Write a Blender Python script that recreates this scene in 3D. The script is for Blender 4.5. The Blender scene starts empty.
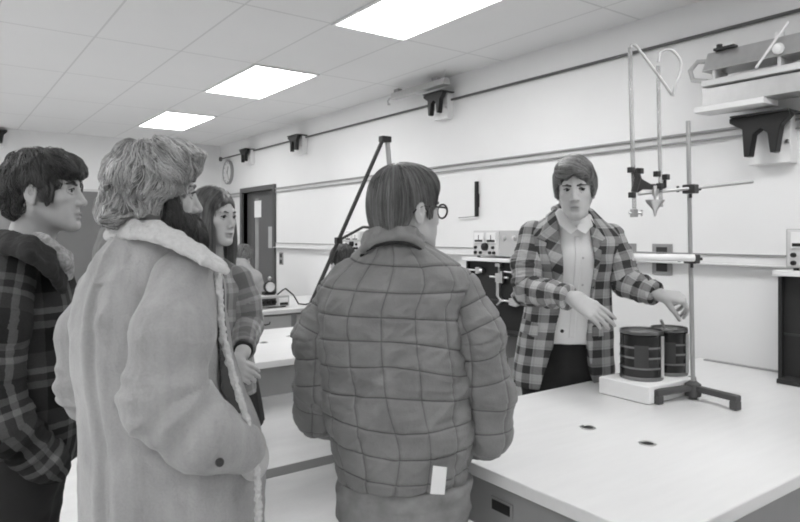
import bpy, math, random
import numpy as np
from mathutils import Matrix, Vector
random.seed(7)
rng = np.random.default_rng(11)
SC = bpy.context.scene
COL = SC.collection
f32 = np.float32

# ------------------------------------------------------------------ camera geometry
FPX, CX, CY, HCAM, YAW = 647.0, 400.0, 234.0, 1.53, math.radians(36.0)
FW = np.array([math.sin(YAW), math.cos(YAW), 0.0])       # view direction along the floor
RT = np.array([math.cos(YAW), -math.sin(YAW), 0.0])      # to the right
UP = np.array([0.0, 0.0, 1.0])

def W(px, py, s):
    """world point seen at picture position px, py at distance s along the view axis"""
    return FW * s + RT * ((px - CX) / FPX * s) + UP * (HCAM + (CY - py) / FPX * s)

# ------------------------------------------------------------------ object bookkeeping
def tag(o, label=None, cat=None, group=None, kind=None):
    if label: o['label'] = label
    if cat: o['category'] = cat
    if group: o['group'] = group
    if kind: o['kind'] = kind
    return o

def empty(name, loc=(0, 0, 0), rz=0.0, label=None, cat=None, group=None):
    o = bpy.data.objects.new(name, None)
    o.empty_display_size = 0.1
    o.location = Vector([float(v) for v in loc])
    o.rotation_euler = (0, 0, rz)
    COL.objects.link(o)
    return tag(o, label, cat, group)

def link_mesh(name, verts, faces, mat, parent=None, org=None, smooth=True, attrs=None):
    """verts (N,3) array or list; faces list of tuples or (M,4)/(M,3) int array"""
    v = np.asarray(verts, dtype=np.float64)
    if org is not None:
        v = v - np.asarray([float(a) for a in org])
    me = bpy.data.meshes.new(name)
    if isinstance(faces, np.ndarray):
        n, k = faces.shape
        me.vertices.add(len(v)); me.vertices.foreach_set('co', v.astype(f32).ravel())
        me.loops.add(n * k); me.loops.foreach_set('vertex_index', faces.astype(np.int32).ravel())
        me.polygons.add(n)
        me.polygons.foreach_set('loop_start', np.arange(0, n * k, k, dtype=np.int32))
        me.update(calc_edges=True)
        me.validate()
    else:
        me.from_pydata([tuple(a) for a in v], [], [tuple(int(i) for i in f) for f in faces])
        me.update()
    if smooth:
        me.polygons.foreach_set('use_smooth', np.ones(len(me.polygons), dtype=bool))
    if attrs:
        for an, (typ, arr) in attrs.items():
            a = me.attributes.new(an, typ, 'POINT')
            a.data.foreach_set('value' if typ == 'FLOAT' else 'vector', np.asarray(arr, dtype=f32).ravel())
    o = bpy.data.objects.new(name, me)
    COL.objects.link(o)
    if mat is not None: me.materials.append(mat)
    if parent is not None: o.parent = parent
    return o

def children(o):
    return [c for c in bpy.data.objects if c.parent == o]

def copy_tree(o, parent=None):
    c = o.copy(); COL.objects.link(c)
    if parent is not None: c.parent = parent
    for ch in children(o): copy_tree(ch, c)
    return c

# ------------------------------------------------------------------ hard surface builder
class MB:
    def __init__(s): s.v = []; s.f = []
    def raw(s, vs, fs):
        b = len(s.v); s.v += [tuple(float(c) for c in p) for p in vs]
        s.f += [tuple(i + b for i in f) for f in fs]; return s
    def box(s, lo, hi, M=None):
        (x0, y0, z0), (x1, y1, z1) = lo, hi
        vs = [(x0,y0,z0),(x1,y0,z0),(x1,y1,z0),(x0,y1,z0),(x0,y0,z1),(x1,y0,z1),(x1,y1,z1),(x0,y1,z1)]
        if M is not None: vs = [tuple(M @ Vector(p)) for p in vs]
        return s.raw(vs, [(0,3,2,1),(4,5,6,7),(0,1,5,4),(1,2,6,5),(2,3,7,6),(3,0,4,7)])
    def tube(s, pts, r, n=10, cap=True):
        pts = [np.asarray(p, float) for p in pts]
        m = len(pts); rr = r if isinstance(r, (list, tuple, np.ndarray)) else [r] * m
        ref = None; vs = []
        for i in range(m):
            t = pts[min(i + 1, m - 1)] - pts[max(i - 1, 0)]; t = t / (np.linalg.norm(t) + 1e-12)
            if ref is None:
                a = np.array([0, 0, 1.0]) if abs(t[2]) < .9 else np.array([1.0, 0, 0])
                ref = np.cross(t, a)
            ref = ref - t * ref.dot(t); ref /= np.linalg.norm(ref) + 1e-12
            b = np.cross(t, ref)
            for k in range(n):
                q = 2 * math.pi * k / n
                vs.append(pts[i] + rr[i] * (math.cos(q) * ref + math.sin(q) * b))
        fs = []
        for i in range(m - 1):
            for k in range(n):
                k2 = (k + 1) % n
                fs.append((i*n+k, i*n+k2, (i+1)*n+k2, (i+1)*n+k))
        if cap:
            fs.append(tuple(range(n - 1, -1, -1))); fs.append(tuple((m - 1) * n + k for k in range(n)))
        return s.raw(vs, fs)
    def cyl(s, a, b, r, n=20, r2=None):
        return s.tube([a, b], [r, r if r2 is None else r2], n)
    def lathe(s, prof, c, n=32, axis=(0, 0, 1)):
        ax = np.asarray(axis, float); ax /= np.linalg.norm(ax)
        a = np.array([0, 0, 1.0]) if abs(ax[2]) < .9 else np.array([1.0, 0, 0])
        u = np.cross(ax, a); u /= np.linalg.norm(u); w = np.cross(ax, u)
        c = np.asarray(c, float); vs = []; fs = []
        for r, h in prof:
            for k in range(n):
                q = 2 * math.pi * k / n
                vs.append(c + ax * h + max(r, 1e-5) * (math.cos(q) * u + math.sin(q) * w))
        for i in range(len(prof) - 1):
            for k in range(n):
                k2 = (k + 1) % n
                fs.append((i*n+k, i*n+k2, (i+1)*n+k2, (i+1)*n+k))
        return s.raw(vs, fs)
    def prism(s, poly, d0, d1, fn):
        """poly of 2D points extruded from d0 to d1; fn(u, v, d) gives the 3D point"""
        n = len(poly)
        vs = [fn(u, v, d0) for u, v in poly] + [fn(u, v, d1) for u, v in poly]
        fs = [tuple(range(n - 1, -1, -1)), tuple(range(n, 2 * n))]
        fs += [(i, (i + 1) % n, n + (i + 1) % n, n + i) for i in range(n)]
        return s.raw(vs, fs)
    def build(s, name, mat, parent=None, org=None, bevel=0.0, smooth=False, loc=None):
        o = link_mesh(name, s.v, s.f, mat, parent, org, smooth)
        if loc is not None: o.location = loc
        me = o.data
        import bmesh
        bm = bmesh.new(); bm.from_mesh(me); bmesh.ops.recalc_face_normals(bm, faces=bm.faces[:]); bm.to_mesh(me); bm.free()
        if bevel:
            m = o.modifiers.new('bevel', 'BEVEL'); m.width = bevel; m.segments = 2; m.limit_method = 'ANGLE'
            me.polygons.foreach_set('use_smooth', np.ones(len(me.polygons), dtype=bool))
            m.harden_normals = True
        elif smooth:
            a = math.radians(40)
            bm = bmesh.new(); bm.from_mesh(me)
            for e in bm.edges:
                if len(e.link_faces) == 2 and e.calc_face_angle(0) > a: e.smooth = False
            bm.to_mesh(me); bm.free()
        return o

# ------------------------------------------------------------------ noise
def _hash(i, j, k, seed):
    n = (i.astype(np.int64) * 374761393 + j.astype(np.int64) * 668265263 + k.astype(np.int64) * 2147483647 + seed * 144665) & 0xffffffff
    n = ((n ^ (n >> 13)) * 1274126177) & 0xffffffff
    n = n ^ (n >> 16)
    return (n & 0xffff).astype(f32) / 32767.5 - 1.0

def vnoise(P, seed=0):
    P = np.asarray(P, dtype=f32)
    I = np.floor(P).astype(np.int64); F = P - I
    F = F * F * (3 - 2 * F)
    out = 0
    for a in (0, 1):
        for b in (0, 1):
            for c in (0, 1):
                w = (F[:, 0] if a else 1 - F[:, 0]) * (F[:, 1] if b else 1 - F[:, 1]) * (F[:, 2] if c else 1 - F[:, 2])
                out = out + w * _hash(I[:, 0] + a, I[:, 1] + b, I[:, 2] + c, seed)
    return out

def fbm(P, seed=0, oct=3):
    o = 0; a = 1.0
    for i in range(oct):
        o = o + a * vnoise(P * (2 ** i), seed + i); a *= .5
    return o

# ------------------------------------------------------------------ signed distance bodies
class Sdf:
    def __init__(s): s.pr = []; s.nz = None
    def add(s, fn, c, r, k=.01, op='u'):
        s.pr.append((fn, np.asarray(c, dtype=f32), float(r), float(k), op)); return s
    def cone(s, a, b, ra, rb=None, k=.01, op='u'):
        a = np.asarray(a, dtype=f32); b = np.asarray(b, dtype=f32); rb = ra if rb is None else rb
        ba = b - a; l2 = float(ba @ ba) + 1e-12
        def fn(P):
            pa = P - a
            t = np.clip((pa @ ba) / l2, 0, 1)
            q = pa - t[:, None] * ba
            return np.sqrt((q * q).sum(1)) - (ra + (rb - ra) * t)
        return s.add(fn, (a + b) / 2, math.sqrt(l2) / 2 + max(ra, rb), k, op)
    def chain(s, pts, rad, k=.01, k0=None):
        for i in range(len(pts) - 1):
            s.cone(pts[i], pts[i + 1], rad[i], rad[i + 1], k if (i or k0 is None) else k0)
        return s
    def ell(s, c, rad, k=.01, op='u', R=None):
        c = np.asarray(c, dtype=f32); r = np.asarray(rad, dtype=f32)
        Rm = None if R is None else np.asarray(R, dtype=f32)
        def fn(P):
            q = P - c
            if Rm is not None: q = q @ Rm
            a = q / r; k0 = np.sqrt((a * a).sum(1)); b = a / r; k1 = np.sqrt((b * b).sum(1))
            return np.where(k1 > 1e-6, k0 * (k0 - 1) / np.maximum(k1, 1e-6), -r.min())
        return s.add(fn, c, float(r.max()), k, op)
    def box(s, c, half, rd=.005, k=.005, op='u', R=None):
        c = np.asarray(c, dtype=f32); hb = np.asarray(half, dtype=f32) - rd
        Rm = None if R is None else np.asarray(R, dtype=f32)
        def fn(P):
            q = P - c
            if Rm is not None: q = q @ Rm
            q = np.abs(q) - hb
            return np.sqrt((np.maximum(q, 0) ** 2).sum(1)) + np.minimum(q.max(1), 0) - rd
        return s.add(fn, c, float(np.linalg.norm(half)), k, op)
    def half(s, p, n, k=.003):                # keep the side n points away from
        p = np.asarray(p, dtype=f32); n = np.asarray(n, dtype=f32); n = n / np.linalg.norm(n)
        return s.add(lambda P: (P - p) @ n, p, 1e3, k, 'i')
    def loft(s, secs, k=.01, op='u', pw=2.3):
        """secs: (centre xyz, rx, ry, ax) from low z to high z; ax is the unit x axis of the section"""
        z = np.array([q[0][2] for q in secs], dtype=f32)
        cx = np.array([q[0][0] for q in secs]); cy = np.array([q[0][1] for q in secs])
        rx = np.array([q[1] for q in secs]); ry = np.array([q[2] for q in secs])
        an = np.array([math.atan2(q[3][1], q[3][0]) for q in secs])
        # resample smoothly
        zz = np.linspace(z[0], z[-1], 60)
        def sm(a):
            m = np.gradient(a, z); out = np.empty_like(zz)
            i = np.clip(np.searchsorted(z, zz) - 1, 0, len(z) - 2)
            h = z[i + 1] - z[i]; t = (zz - z[i]) / h
            return ((2*t**3-3*t**2+1)*a[i] + (t**3-2*t**2+t)*h*m[i] + (-2*t**3+3*t**2)*a[i+1] + (t**3-t**2)*h*m[i+1])
        CXs, CYs, RX, RY, AN = sm(cx), sm(cy), np.maximum(sm(rx), .01), np.maximum(sm(ry), .01), sm(an)
        z0, z1 = float(z[0]), float(z[-1])
        def fn(P):
            pz = P[:, 2]
            x = P[:, 0] - np.interp(pz, zz, CXs); y = P[:, 1] - np.interp(pz, zz, CYs)
            a = np.interp(pz, zz, AN); ca, sa = np.cos(a), np.sin(a)
            qx = np.abs(x * ca + y * sa); qy = np.abs(-x * sa + y * ca)
            ax = np.interp(pz, zz, RX); ay = np.interp(pz, zz, RY)
            k0 = ((qx / ax) ** pw + (qy / ay) ** pw) ** (1 / pw)
            m = np.sqrt((qx / ax**2) ** 2 + (qy / ay**2) ** 2) / np.maximum(np.sqrt((qx/ax)**2 + (qy/ay)**2), 1e-6)
            d = (k0 - 1) / np.maximum(m, 1e-4)
            dz = np.maximum(z0 - pz, pz - z1)
            return np.where((d > 0) & (dz > 0), np.sqrt(np.maximum(d,0)**2 + np.maximum(dz,0)**2), np.maximum(d, dz)).astype(f32)
        c = np.array([cx.mean(), cy.mean(), (z0 + z1) / 2])
        return s.add(fn, c, math.hypot((z1 - z0) / 2, max(rx.max(), ry.max()) + np.ptp(cx) / 2 + np.ptp(cy) / 2), k, op)
    def poly(s, pts, o, ex, ey, hd, k=.004, op='s', rd=0.0):
        """extruded polygon: 2D points in the frame (o, ex, ey), half depth hd along ex x ey"""
        o = np.asarray(o, dtype=f32); ex = np.asarray(ex, dtype=f32); ey = np.asarray(ey, dtype=f32); ez = np.cross(ex, ey)
        fn2 = polyfn(pts)
        def fn(P):
            q = P - o; d = fn2(q @ ex, q @ ey) - rd; w = np.abs(q @ ez) - hd
            return np.where((d > 0) & (w > 0), np.sqrt(np.maximum(d,0)**2 + np.maximum(w,0)**2), np.maximum(d, w))
        m = np.mean(pts, 0); r = max(math.hypot(a - m[0], b - m[1]) for a, b in pts)
        return s.add(fn, o + ex * m[0] + ey * m[1], math.hypot(r, hd) + rd, k, op)
    def shell(s, other, off, k=.002, op='i'):
        return s.add(lambda P: other.ev(P) - off, (0, 0, 0), 1e3, k, op)
    def ev(s, P, cull=True):
        P = np.asarray(P, dtype=f32)
        lo, hi = P.min(0), P.max(0); d = np.full(len(P), 1.0, dtype=f32)
        for fn, c, r, k, op in s.pr:
            if cull and r < 100:
                g = np.maximum(np.maximum(lo - c, c - hi), 0)
                if float(np.sqrt((g * g).sum())) > r + .05 + k: continue
            e = fn(P).astype(f32)
            if op == 'u':
                h = np.maximum(k - np.abs(d - e), 0) / max(k, 1e-6); d = np.minimum(d, e) - h * h * k * .25
            else:
                e = -e if op == 's' else e
                h = np.maximum(k - np.abs(d - e), 0) / max(k, 1e-6); d = np.maximum(d, e) + h * h * k * .25
        if s.nz: d = d + s.nz[0] * fbm(P * s.nz[1], s.nz[2], 2)
        return d
    def bounds(s):
        lo = np.min([c - r for f, c, r, k, op in s.pr if op == 'u' and r < 100], 0)
        hi = np.max([c + r for f, c, r, k, op in s.pr if op == 'u' and r < 100], 0)
        return lo, hi

def polyfn(pts):
    V = np.asarray(pts, dtype=f32)
    def fn(x, y):
        d = np.full(x.shape, 1e9, dtype=f32); sg = np.ones(x.shape, dtype=f32); n = len(V); j = n - 1
        for i in range(n):
            e = V[j] - V[i]; wx = x - V[i, 0]; wy = y - V[i, 1]
            t = np.clip((wx * e[0] + wy * e[1]) / (e @ e), 0, 1)
            bx = wx - e[0] * t; by = wy - e[1] * t
            d = np.minimum(d, bx * bx + by * by)
            c1 = y >= V[i, 1]; c2 = y < V[j, 1]; c3 = e[0] * wy > e[1] * wx
            fl = (c1 & c2 & c3) | (~c1 & ~c2 & ~c3)
            sg = np.where(fl, -sg, sg); j = i
        return sg * np.sqrt(d)
    return fn

def mesh_sdf(S, h, lo=None, hi=None, B=4):
    """surface nets over the zero set of S -> verts, quads"""
    b0, b1 = S.bounds()
    lo = b0 if lo is None else np.maximum(b0, lo); hi = b1 if hi is None else np.minimum(b1, hi)
    lo = np.asarray(lo, float) - 2.5 * h; hi = np.asarray(hi, float) + 2.5 * h
    nb = np.maximum(np.ceil((hi - lo) / (h * B)).astype(int), 1)
    n = nb * B
    # coarse pass
    g = [lo[a] + (np.arange(nb[a]) + .5) * B * h - .5 * h for a in range(3)]
    G = np.stack(np.meshgrid(*g, indexing='ij'), -1).reshape(-1, 3).astype(f32)
    dc = np.empty(len(G), dtype=f32); st = 40000
    for i in range(0, len(G), st): dc[i:i+st] = S.ev(G[i:i+st])
    thr = B * h * .87 * 1.9 + h
    act = np.abs(dc) < thr
    D = np.repeat(np.repeat(np.repeat(dc.reshape(nb), B, 0), B, 1), B, 2)
    ids = np.nonzero(act.reshape(nb))
    order = np.lexsort((ids[0], ids[1] // 4, ids[2] // 4)); I, J, K = [a[order] for a in ids]
    off = np.stack(np.meshgrid(*[np.arange(B)] * 3, indexing='ij'), -1).reshape(-1, 3)
    st = 700
    for i in range(0, len(I), st):
        bi = np.stack([I[i:i+st], J[i:i+st], K[i:i+st]], -1) * B
        idx = (bi[:, None, :] + off[None]).reshape(-1, 3)
        D[idx[:, 0], idx[:, 1], idx[:, 2]] = S.ev((lo + idx * h).astype(f32))
    s = D < 0
    s[0] = s[-1] = False; s[:, 0] = s[:, -1] = False; s[:, :, 0] = s[:, :, -1] = False
    cnt = np.zeros(np.array(s.shape) - 1, dtype=np.int8)
    for a in (0, 1):
        for b in (0, 1):
            for c in (0, 1):
                cnt += s[a:s.shape[0]-1+a, b:s.shape[1]-1+b, c:s.shape[2]-1+c]
    cs = np.array(cnt.shape)
    ci = np.nonzero((cnt > 0) & (cnt < 8))
    cid = (ci[0] * cs[1] + ci[1]) * cs[2] + ci[2]
    m = len(cid); acc = np.zeros((m, 3)); num = np.zeros(m)
    cv = {}
    for a in (0, 1):
        for b in (0, 1):
            for c in (0, 1): cv[a, b, c] = D[ci[0] + a, ci[1] + b, ci[2] + c].astype(float)
    for p in cv:
        for ax in range(3):
            if p[ax]: continue
            q = list(p); q[ax] = 1; q = tuple(q)
            v0, v1 = cv[p], cv[q]; cr = (v0 < 0) != (v1 < 0)
            t = np.where(cr, v0 / np.where(cr, v0 - v1, 1), 0); t = np.clip(t, 0, 1)
            e = np.array(p, float)[None].repeat(m, 0); e[:, ax] += t
            acc[cr] += e[cr]; num[cr] += 1
    V = lo + (np.stack(ci, -1) + acc / np.maximum(num, 1)[:, None]) * h
    quads = []
    for ax in range(3):
        sl0 = [slice(1, -1)] * 3; sl1 = [slice(1, -1)] * 3
        sl0[ax] = slice(0, -1); sl1[ax] = slice(1, None)
        d = s[tuple(sl0)].astype(np.int8) - s[tuple(sl1)].astype(np.int8)
        e = np.stack(np.nonzero(d), -1); sg = d[tuple(e.T)]
        o = np.array([1, 1, 1]); o[ax] = 0; e = e + o
        u, w = (ax + 1) % 3, (ax + 2) % 3
        q = []
        for du, dw in ((-1, -1), (0, -1), (0, 0), (-1, 0)):
            t = e.copy(); t[:, u] += du; t[:, w] += dw
            q.append((t[:, 0] * cs[1] + t[:, 1]) * cs[2] + t[:, 2])
        q = np.searchsorted(cid, np.stack(q, -1))
        q[sg < 0] = q[sg < 0][:, ::-1]
        quads.append(q)
    return V, np.concatenate(quads)

def vnormals(V, Q):
    n = np.cross(V[Q[:, 2]] - V[Q[:, 0]], V[Q[:, 3]] - V[Q[:, 1]])
    N = np.zeros_like(V)
    for c in range(4): np.add.at(N, Q[:, c], n)
    return N / (np.linalg.norm(N, axis=1, keepdims=True) + 1e-12)

def relax(V, Q, it=2, lam=.5):
    for _ in range(it):
        A = np.zeros_like(V); c = np.zeros(len(V))
        for a in range(4):
            for b in (Q[:, (a + 1) % 4],):
                np.add.at(A, Q[:, a], V[b]); np.add.at(c, Q[:, a], 1)
                np.add.at(A, b, V[Q[:, a]]); np.add.at(c, b, 1)
        V = V + lam * (A / np.maximum(c, 1)[:, None] - V)
    return V
# ------------------------------------------------------------------ materials (black-and-white picture: everything is a neutral grey)
def _nt(name):
    m = bpy.data.materials.new(name); m.use_nodes = True
    nt = m.node_tree; b = nt.nodes['Principled BSDF']
    return m, nt, b

def _math(nt, op, a, b=None, c=None):
    n = nt.nodes.new('ShaderNodeMath'); n.operation = op
    for i, v in enumerate((a, b, c)):
        if v is None: continue
        if isinstance(v, (int, float)): n.inputs[i].default_value = v
        else: nt.links.new(v, n.inputs[i])
    return n.outputs[0]

def _coord(nt, kind='Object', scale=None):
    t = nt.nodes.new('ShaderNodeTexCoord'); o = t.outputs[kind]
    if scale is not None:
        mp = nt.nodes.new('ShaderNodeMapping'); nt.links.new(o, mp.inputs[0])
        mp.inputs['Scale'].default_value = scale if not isinstance(scale, (int, float)) else (scale,) * 3
        o = mp.outputs[0]
    return o

def _noise(nt, co, scale=5.0, detail=3.0, rough=.5):
    n = nt.nodes.new('ShaderNodeTexNoise'); nt.links.new(co, n.inputs['Vector'])
    n.inputs['Scale'].default_value = scale; n.inputs['Detail'].default_value = detail; n.inputs['Roughness'].default_value = rough
    return n.outputs[0]

def _bump(nt, b, h, strength=.2, dist=.002):
    n = nt.nodes.new('ShaderNodeBump'); nt.links.new(h, n.inputs['Height'])
    n.inputs['Strength'].default_value = strength; n.inputs['Distance'].default_value = dist
    nt.links.new(n.outputs[0], b.inputs['Normal'])

def _grey(nt, b, v):
    c = nt.nodes.new('ShaderNodeCombineColor')
    for i in range(3): nt.links.new(v, c.inputs[i])
    nt.links.new(c.outputs[0], b.inputs['Base Color'])

def mat(name, v, rough=.55, metal=0.0, var=.08, ns=18.0, bump=0.0, bs=90.0, spec=.4, stretch=None, sheen=0.0):
    m, nt, b = _nt(name)
    co = _coord(nt, 'Object', stretch if stretch is not None else 1.0)
    n = _noise(nt, co, ns)
    val = _math(nt, 'MULTIPLY_ADD', n, 2 * var * v, v * (1 - var))
    _grey(nt, b, val)
    b.inputs['Roughness'].default_value = rough; b.inputs['Metallic'].default_value = metal
    b.inputs['Specular IOR Level'].default_value = spec
    if sheen: b.inputs['Sheen Weight'].default_value = sheen
    if bump: _bump(nt, b, _noise(nt, co, bs, 4), bump, .003)
    return m

def attr(nt, name):
    a = nt.nodes.new('ShaderNodeAttribute'); a.attribute_name = name; return a

def ramp(nt, fac, stops):
    r = nt.nodes.new('ShaderNodeValToRGB'); r.color_ramp.interpolation = 'CONSTANT'
    e = r.color_ramp.elements
    e[0].position, e[0].color = stops[0][0], (stops[0][1],) * 3 + (1,)
    e[1].position, e[1].color = stops[1][0], (stops[1][1],) * 3 + (1,)
    for p, v in stops[2:]:
        q = e.new(p); q.color = (v, v, v, 1)
    nt.links.new(fac, r.inputs[0])
    s = nt.nodes.new('ShaderNodeSeparateColor'); nt.links.new(r.outputs[0], s.inputs[0])
    return s.outputs[0]

def plaid(name, per, sx, sy, lo, hi, rough=.85, soft=.012, gain=1.0, wob=.05):
    """woven check over the cloth coordinates: stops sx along, sy up; tones run lo..hi"""
    m, nt, b = _nt(name)
    a = attr(nt, 'cloth')
    wn = nt.nodes.new('ShaderNodeTexNoise'); nt.links.new(a.outputs['Vector'], wn.inputs['Vector']); wn.inputs['Scale'].default_value = 60
    mx = nt.nodes.new('ShaderNodeVectorMath'); mx.operation = 'MULTIPLY_ADD'
    nt.links.new(wn.outputs['Color'], mx.inputs[0]); mx.inputs[1].default_value = (soft * per,) * 3; nt.links.new(a.outputs['Vector'], mx.inputs[2])
    sp = nt.nodes.new('ShaderNodeSeparateXYZ'); nt.links.new(mx.outputs[0], sp.inputs[0])
    fx = _math(nt, 'FRACT', _math(nt, 'DIVIDE', sp.outputs[0], per)); fy = _math(nt, 'FRACT', _math(nt, 'DIVIDE', sp.outputs[1], per))
    tx = ramp(nt, fx, sx); ty = ramp(nt, fy, sy)
    t = _math(nt, 'MULTIPLY', _math(nt, 'ADD', tx, ty), .5)
    t = _math(nt, 'POWER', t, gain)
    v = _math(nt, 'MULTIPLY_ADD', t, hi - lo, lo)
    n = _noise(nt, a.outputs['Vector'], 220, 3)
    v = _math(nt, 'MULTIPLY', v, _math(nt, 'MULTIPLY_ADD', n, .5, .75))
    _grey(nt, b, v)
    b.inputs['Roughness'].default_value = rough; b.inputs['Specular IOR Level'].default_value = .15
    _bump(nt, b, n, .25, .002)
    return m

def skin_mat(name, v):
    m, nt, b = _nt(name)
    a = attr(nt, 'tone')
    n = _noise(nt, _coord(nt), 40, 3)
    val = _math(nt, 'MULTIPLY', _math(nt, 'MULTIPLY_ADD', n, .12 * v, v * .94), a.outputs['Fac'])
    _grey(nt, b, val)
    b.inputs['Roughness'].default_value = .5; b.inputs['Specular IOR Level'].default_value = .35
    b.inputs['Subsurface Weight'].default_value = .12; b.inputs['Subsurface Radius'].default_value = (.01, .01, .01)
    b.inputs['Subsurface Scale'].default_value = .5
    _bump(nt, b, _noise(nt, _coord(nt), 300, 3), .06, .001)
    return m

def hair_mat(name, lo, hi, rough=.42):
    m, nt, b = _nt(name)
    a = attr(nt, 'tone')
    v = _math(nt, 'MULTIPLY_ADD', a.outputs['Fac'], hi - lo, lo)
    _grey(nt, b, v)
    b.inputs['Roughness'].default_value = rough; b.inputs['Specular IOR Level'].default_value = .55
    return m

def emit(name, s):
    m = bpy.data.materials.new(name); m.use_nodes = True; nt = m.node_tree
    nt.nodes.remove(nt.nodes['Principled BSDF'])
    e = nt.nodes.new('ShaderNodeEmission'); e.inputs[0].default_value = (1, 1, 1, 1); e.inputs[1].default_value = s
    nt.links.new(e.outputs[0], nt.nodes['Material Output'].inputs[0])
    return m

M = {}
M['wall'] = mat('wall_paint', .80, .7, var=.025, ns=3, bump=.05, bs=60)
M['wall_far'] = mat('far_wall_paint', .28, .7, var=.03, ns=3)  # unseen left and front walls, darkened to cut fill light
M['board_wall'] = mat('back_wall_paint', .66, .7, var=.03, ns=3, bump=.05, bs=60)
M['metal_dark'] = mat('dark_enamel', .035, .4, var=.1)
M['black'] = mat('black_plastic', .012, .45, var=.15)
M['black_matte'] = mat('black_paint', .02, .7, var=.2)
M['chrome'] = mat('bright_metal', .62, .28, 1.0, var=.1, ns=40)
M['alu'] = mat('dull_aluminium', .55, .42, .8, var=.08, ns=30)
M['alu_light'] = mat('pale_enamel', .62, .45, var=.05)
M['white'] = mat('white_enamel', .78, .4, var=.04)
M['grey'] = mat('grey_enamel', .30, .45, var=.06)
M['grey_light'] = mat('light_grey_enamel', .46, .45, var=.06)
M['steel_rod'] = mat('steel_rod', .42, .35, .6, var=.08)
M['paper'] = mat('paper', .8, .8, var=.03)
M['foam'] = mat('white_foam', .86, .8, var=.03, bump=.3, bs=200)
M['board'] = mat('chalkboard', .17, .6, var=.12, ns=4)
M['rubber'] = mat('pale_rubber', .46, .5, var=.05)
M['door_dark'] = mat('door_paint', .105, .45, var=.08)
M['door_frame'] = mat('door_frame_paint', .085, .5, var=.08)

# table top: pale laminate with faint streaks and a soft gloss
m, nt, b = _nt('table_laminate')
co = _coord(nt, 'Object', (1.2, 9, 9))
n = _noise(nt, co, 4, 4); n2 = _noise(nt, _coord(nt), 1.6, 2)
_grey(nt, b, _math(nt, 'ADD', _math(nt, 'MULTIPLY_ADD', n, .07, .64), _math(nt, 'MULTIPLY', n2, .08)))
b.inputs['Roughness'].default_value = .34; b.inputs['Specular IOR Level'].default_value = .5
M['table'] = m
M['table_edge'] = mat('table_edge_band', .33, .5, var=.06)
M['apron'] = mat('table_apron', .27, .5, var=.06)
M['drawer'] = mat('drawer_front', .45, .5, var=.05)

# ceiling: lay-in panels with seams and pinholes
m, nt, b = _nt('ceiling_panels')
sp = nt.nodes.new('ShaderNodeSeparateXYZ'); nt.links.new(_coord(nt), sp.inputs[0])
def seam(o, off, per, w):
    t = _math(nt, 'FRACT', _math(nt, 'DIVIDE', _math(nt, 'SUBTRACT', o, off), per))
    t = _math(nt, 'ABSOLUTE', _math(nt, 'SUBTRACT', t, .5))
    return _math(nt, 'GREATER_THAN', t, .5 - w / per / 2)
sm = _math(nt, 'MAXIMUM', seam(sp.outputs[0], 1.9, .5325, .012), seam(sp.outputs[1], 0.0, 1.1, .014))
n = _noise(nt, _coord(nt), 160, 3); n2 = _noise(nt, _coord(nt), 1.2, 2)
v = _math(nt, 'ADD', _math(nt, 'MULTIPLY_ADD', n, .06, .72), _math(nt, 'MULTIPLY', n2, .05))
v = _math(nt, 'MULTIPLY', v, _math(nt, 'MULTIPLY_ADD', sm, -.20, 1.0))
_grey(nt, b, v); b.inputs['Roughness'].default_value = .9
_bump(nt, b, _math(nt, 'SUBTRACT', n, _math(nt, 'MULTIPLY', sm, 2.0)), .3, .004)
M['ceiling'] = m

# floor: pale sheet vinyl
m, nt, b = _nt('floor_vinyl')
n = _noise(nt, _coord(nt, 'Object', (2, 5, 1)), 1.5, 4); n2 = _noise(nt, _coord(nt), 60, 3)
_grey(nt, b, _math(nt, 'ADD', _math(nt, 'MULTIPLY_ADD', n, .16, .66), _math(nt, 'MULTIPLY', n2, .07)))
b.inputs['Roughness'].default_value = .3; b.inputs['Specular IOR Level'].default_value = .5
M['floor'] = m
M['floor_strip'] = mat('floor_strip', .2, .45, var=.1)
M['light_panel'] = emit('lit_diffuser', 9.0)
# ------------------------------------------------------------------ the room
XW, YB, XL, YF, ZC = 3.30, 8.84, -3.2, -3.2, 2.763
def struct(o): return tag(o, kind='structure')
struct(MB().box((XL - .1, YF - .1, -.1), (XW + .1, YB + .1, 0)).build('floor', M['floor']))
struct(MB().box((XL - .1, YF - .1, ZC), (XW + .1, YB + .1, ZC + .1)).build('ceiling', M['ceiling']))
struct(MB().box((XL - .1, YB, 0), (XW + .1, YB + .1, ZC)).build('wall_back', M['wall']))
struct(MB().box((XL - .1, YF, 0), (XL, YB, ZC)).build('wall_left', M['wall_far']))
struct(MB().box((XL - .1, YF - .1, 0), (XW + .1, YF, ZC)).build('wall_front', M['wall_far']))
DY0, DY1, DZ = 7.08, 8.0, 2.06          # doorway in the right wall
wr = MB()
wr.box((XW, YF, 0), (XW + .12, DY0, ZC)); wr.box((XW, DY1, 0), (XW + .12, YB, ZC)); wr.box((XW, DY0, DZ), (XW + .12, DY1, ZC))
struct(wr.build('wall_right', M['wall']))
struct(MB().box((XW - .012, YF, 0), (XW, DY0 - .06, .1)).build('baseboard_right', M['grey']))
struct(MB().box((XL, YB - .012, 0), (XW - .02, YB, .1)).build('baseboard_back', M['grey']))
struct(MB().box((.9, 3.76, 0), (XW - .05, 3.90, .003)).build('trim_1', M['floor_strip']))  # thin darker band laid on the floor
struct(MB().box((.9, 2.70, 0), (XW - .05, 2.78, .0028)).build('trim_2', mat('floor_strip_pale', .34, .4)))  # second, paler band on the floor

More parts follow.
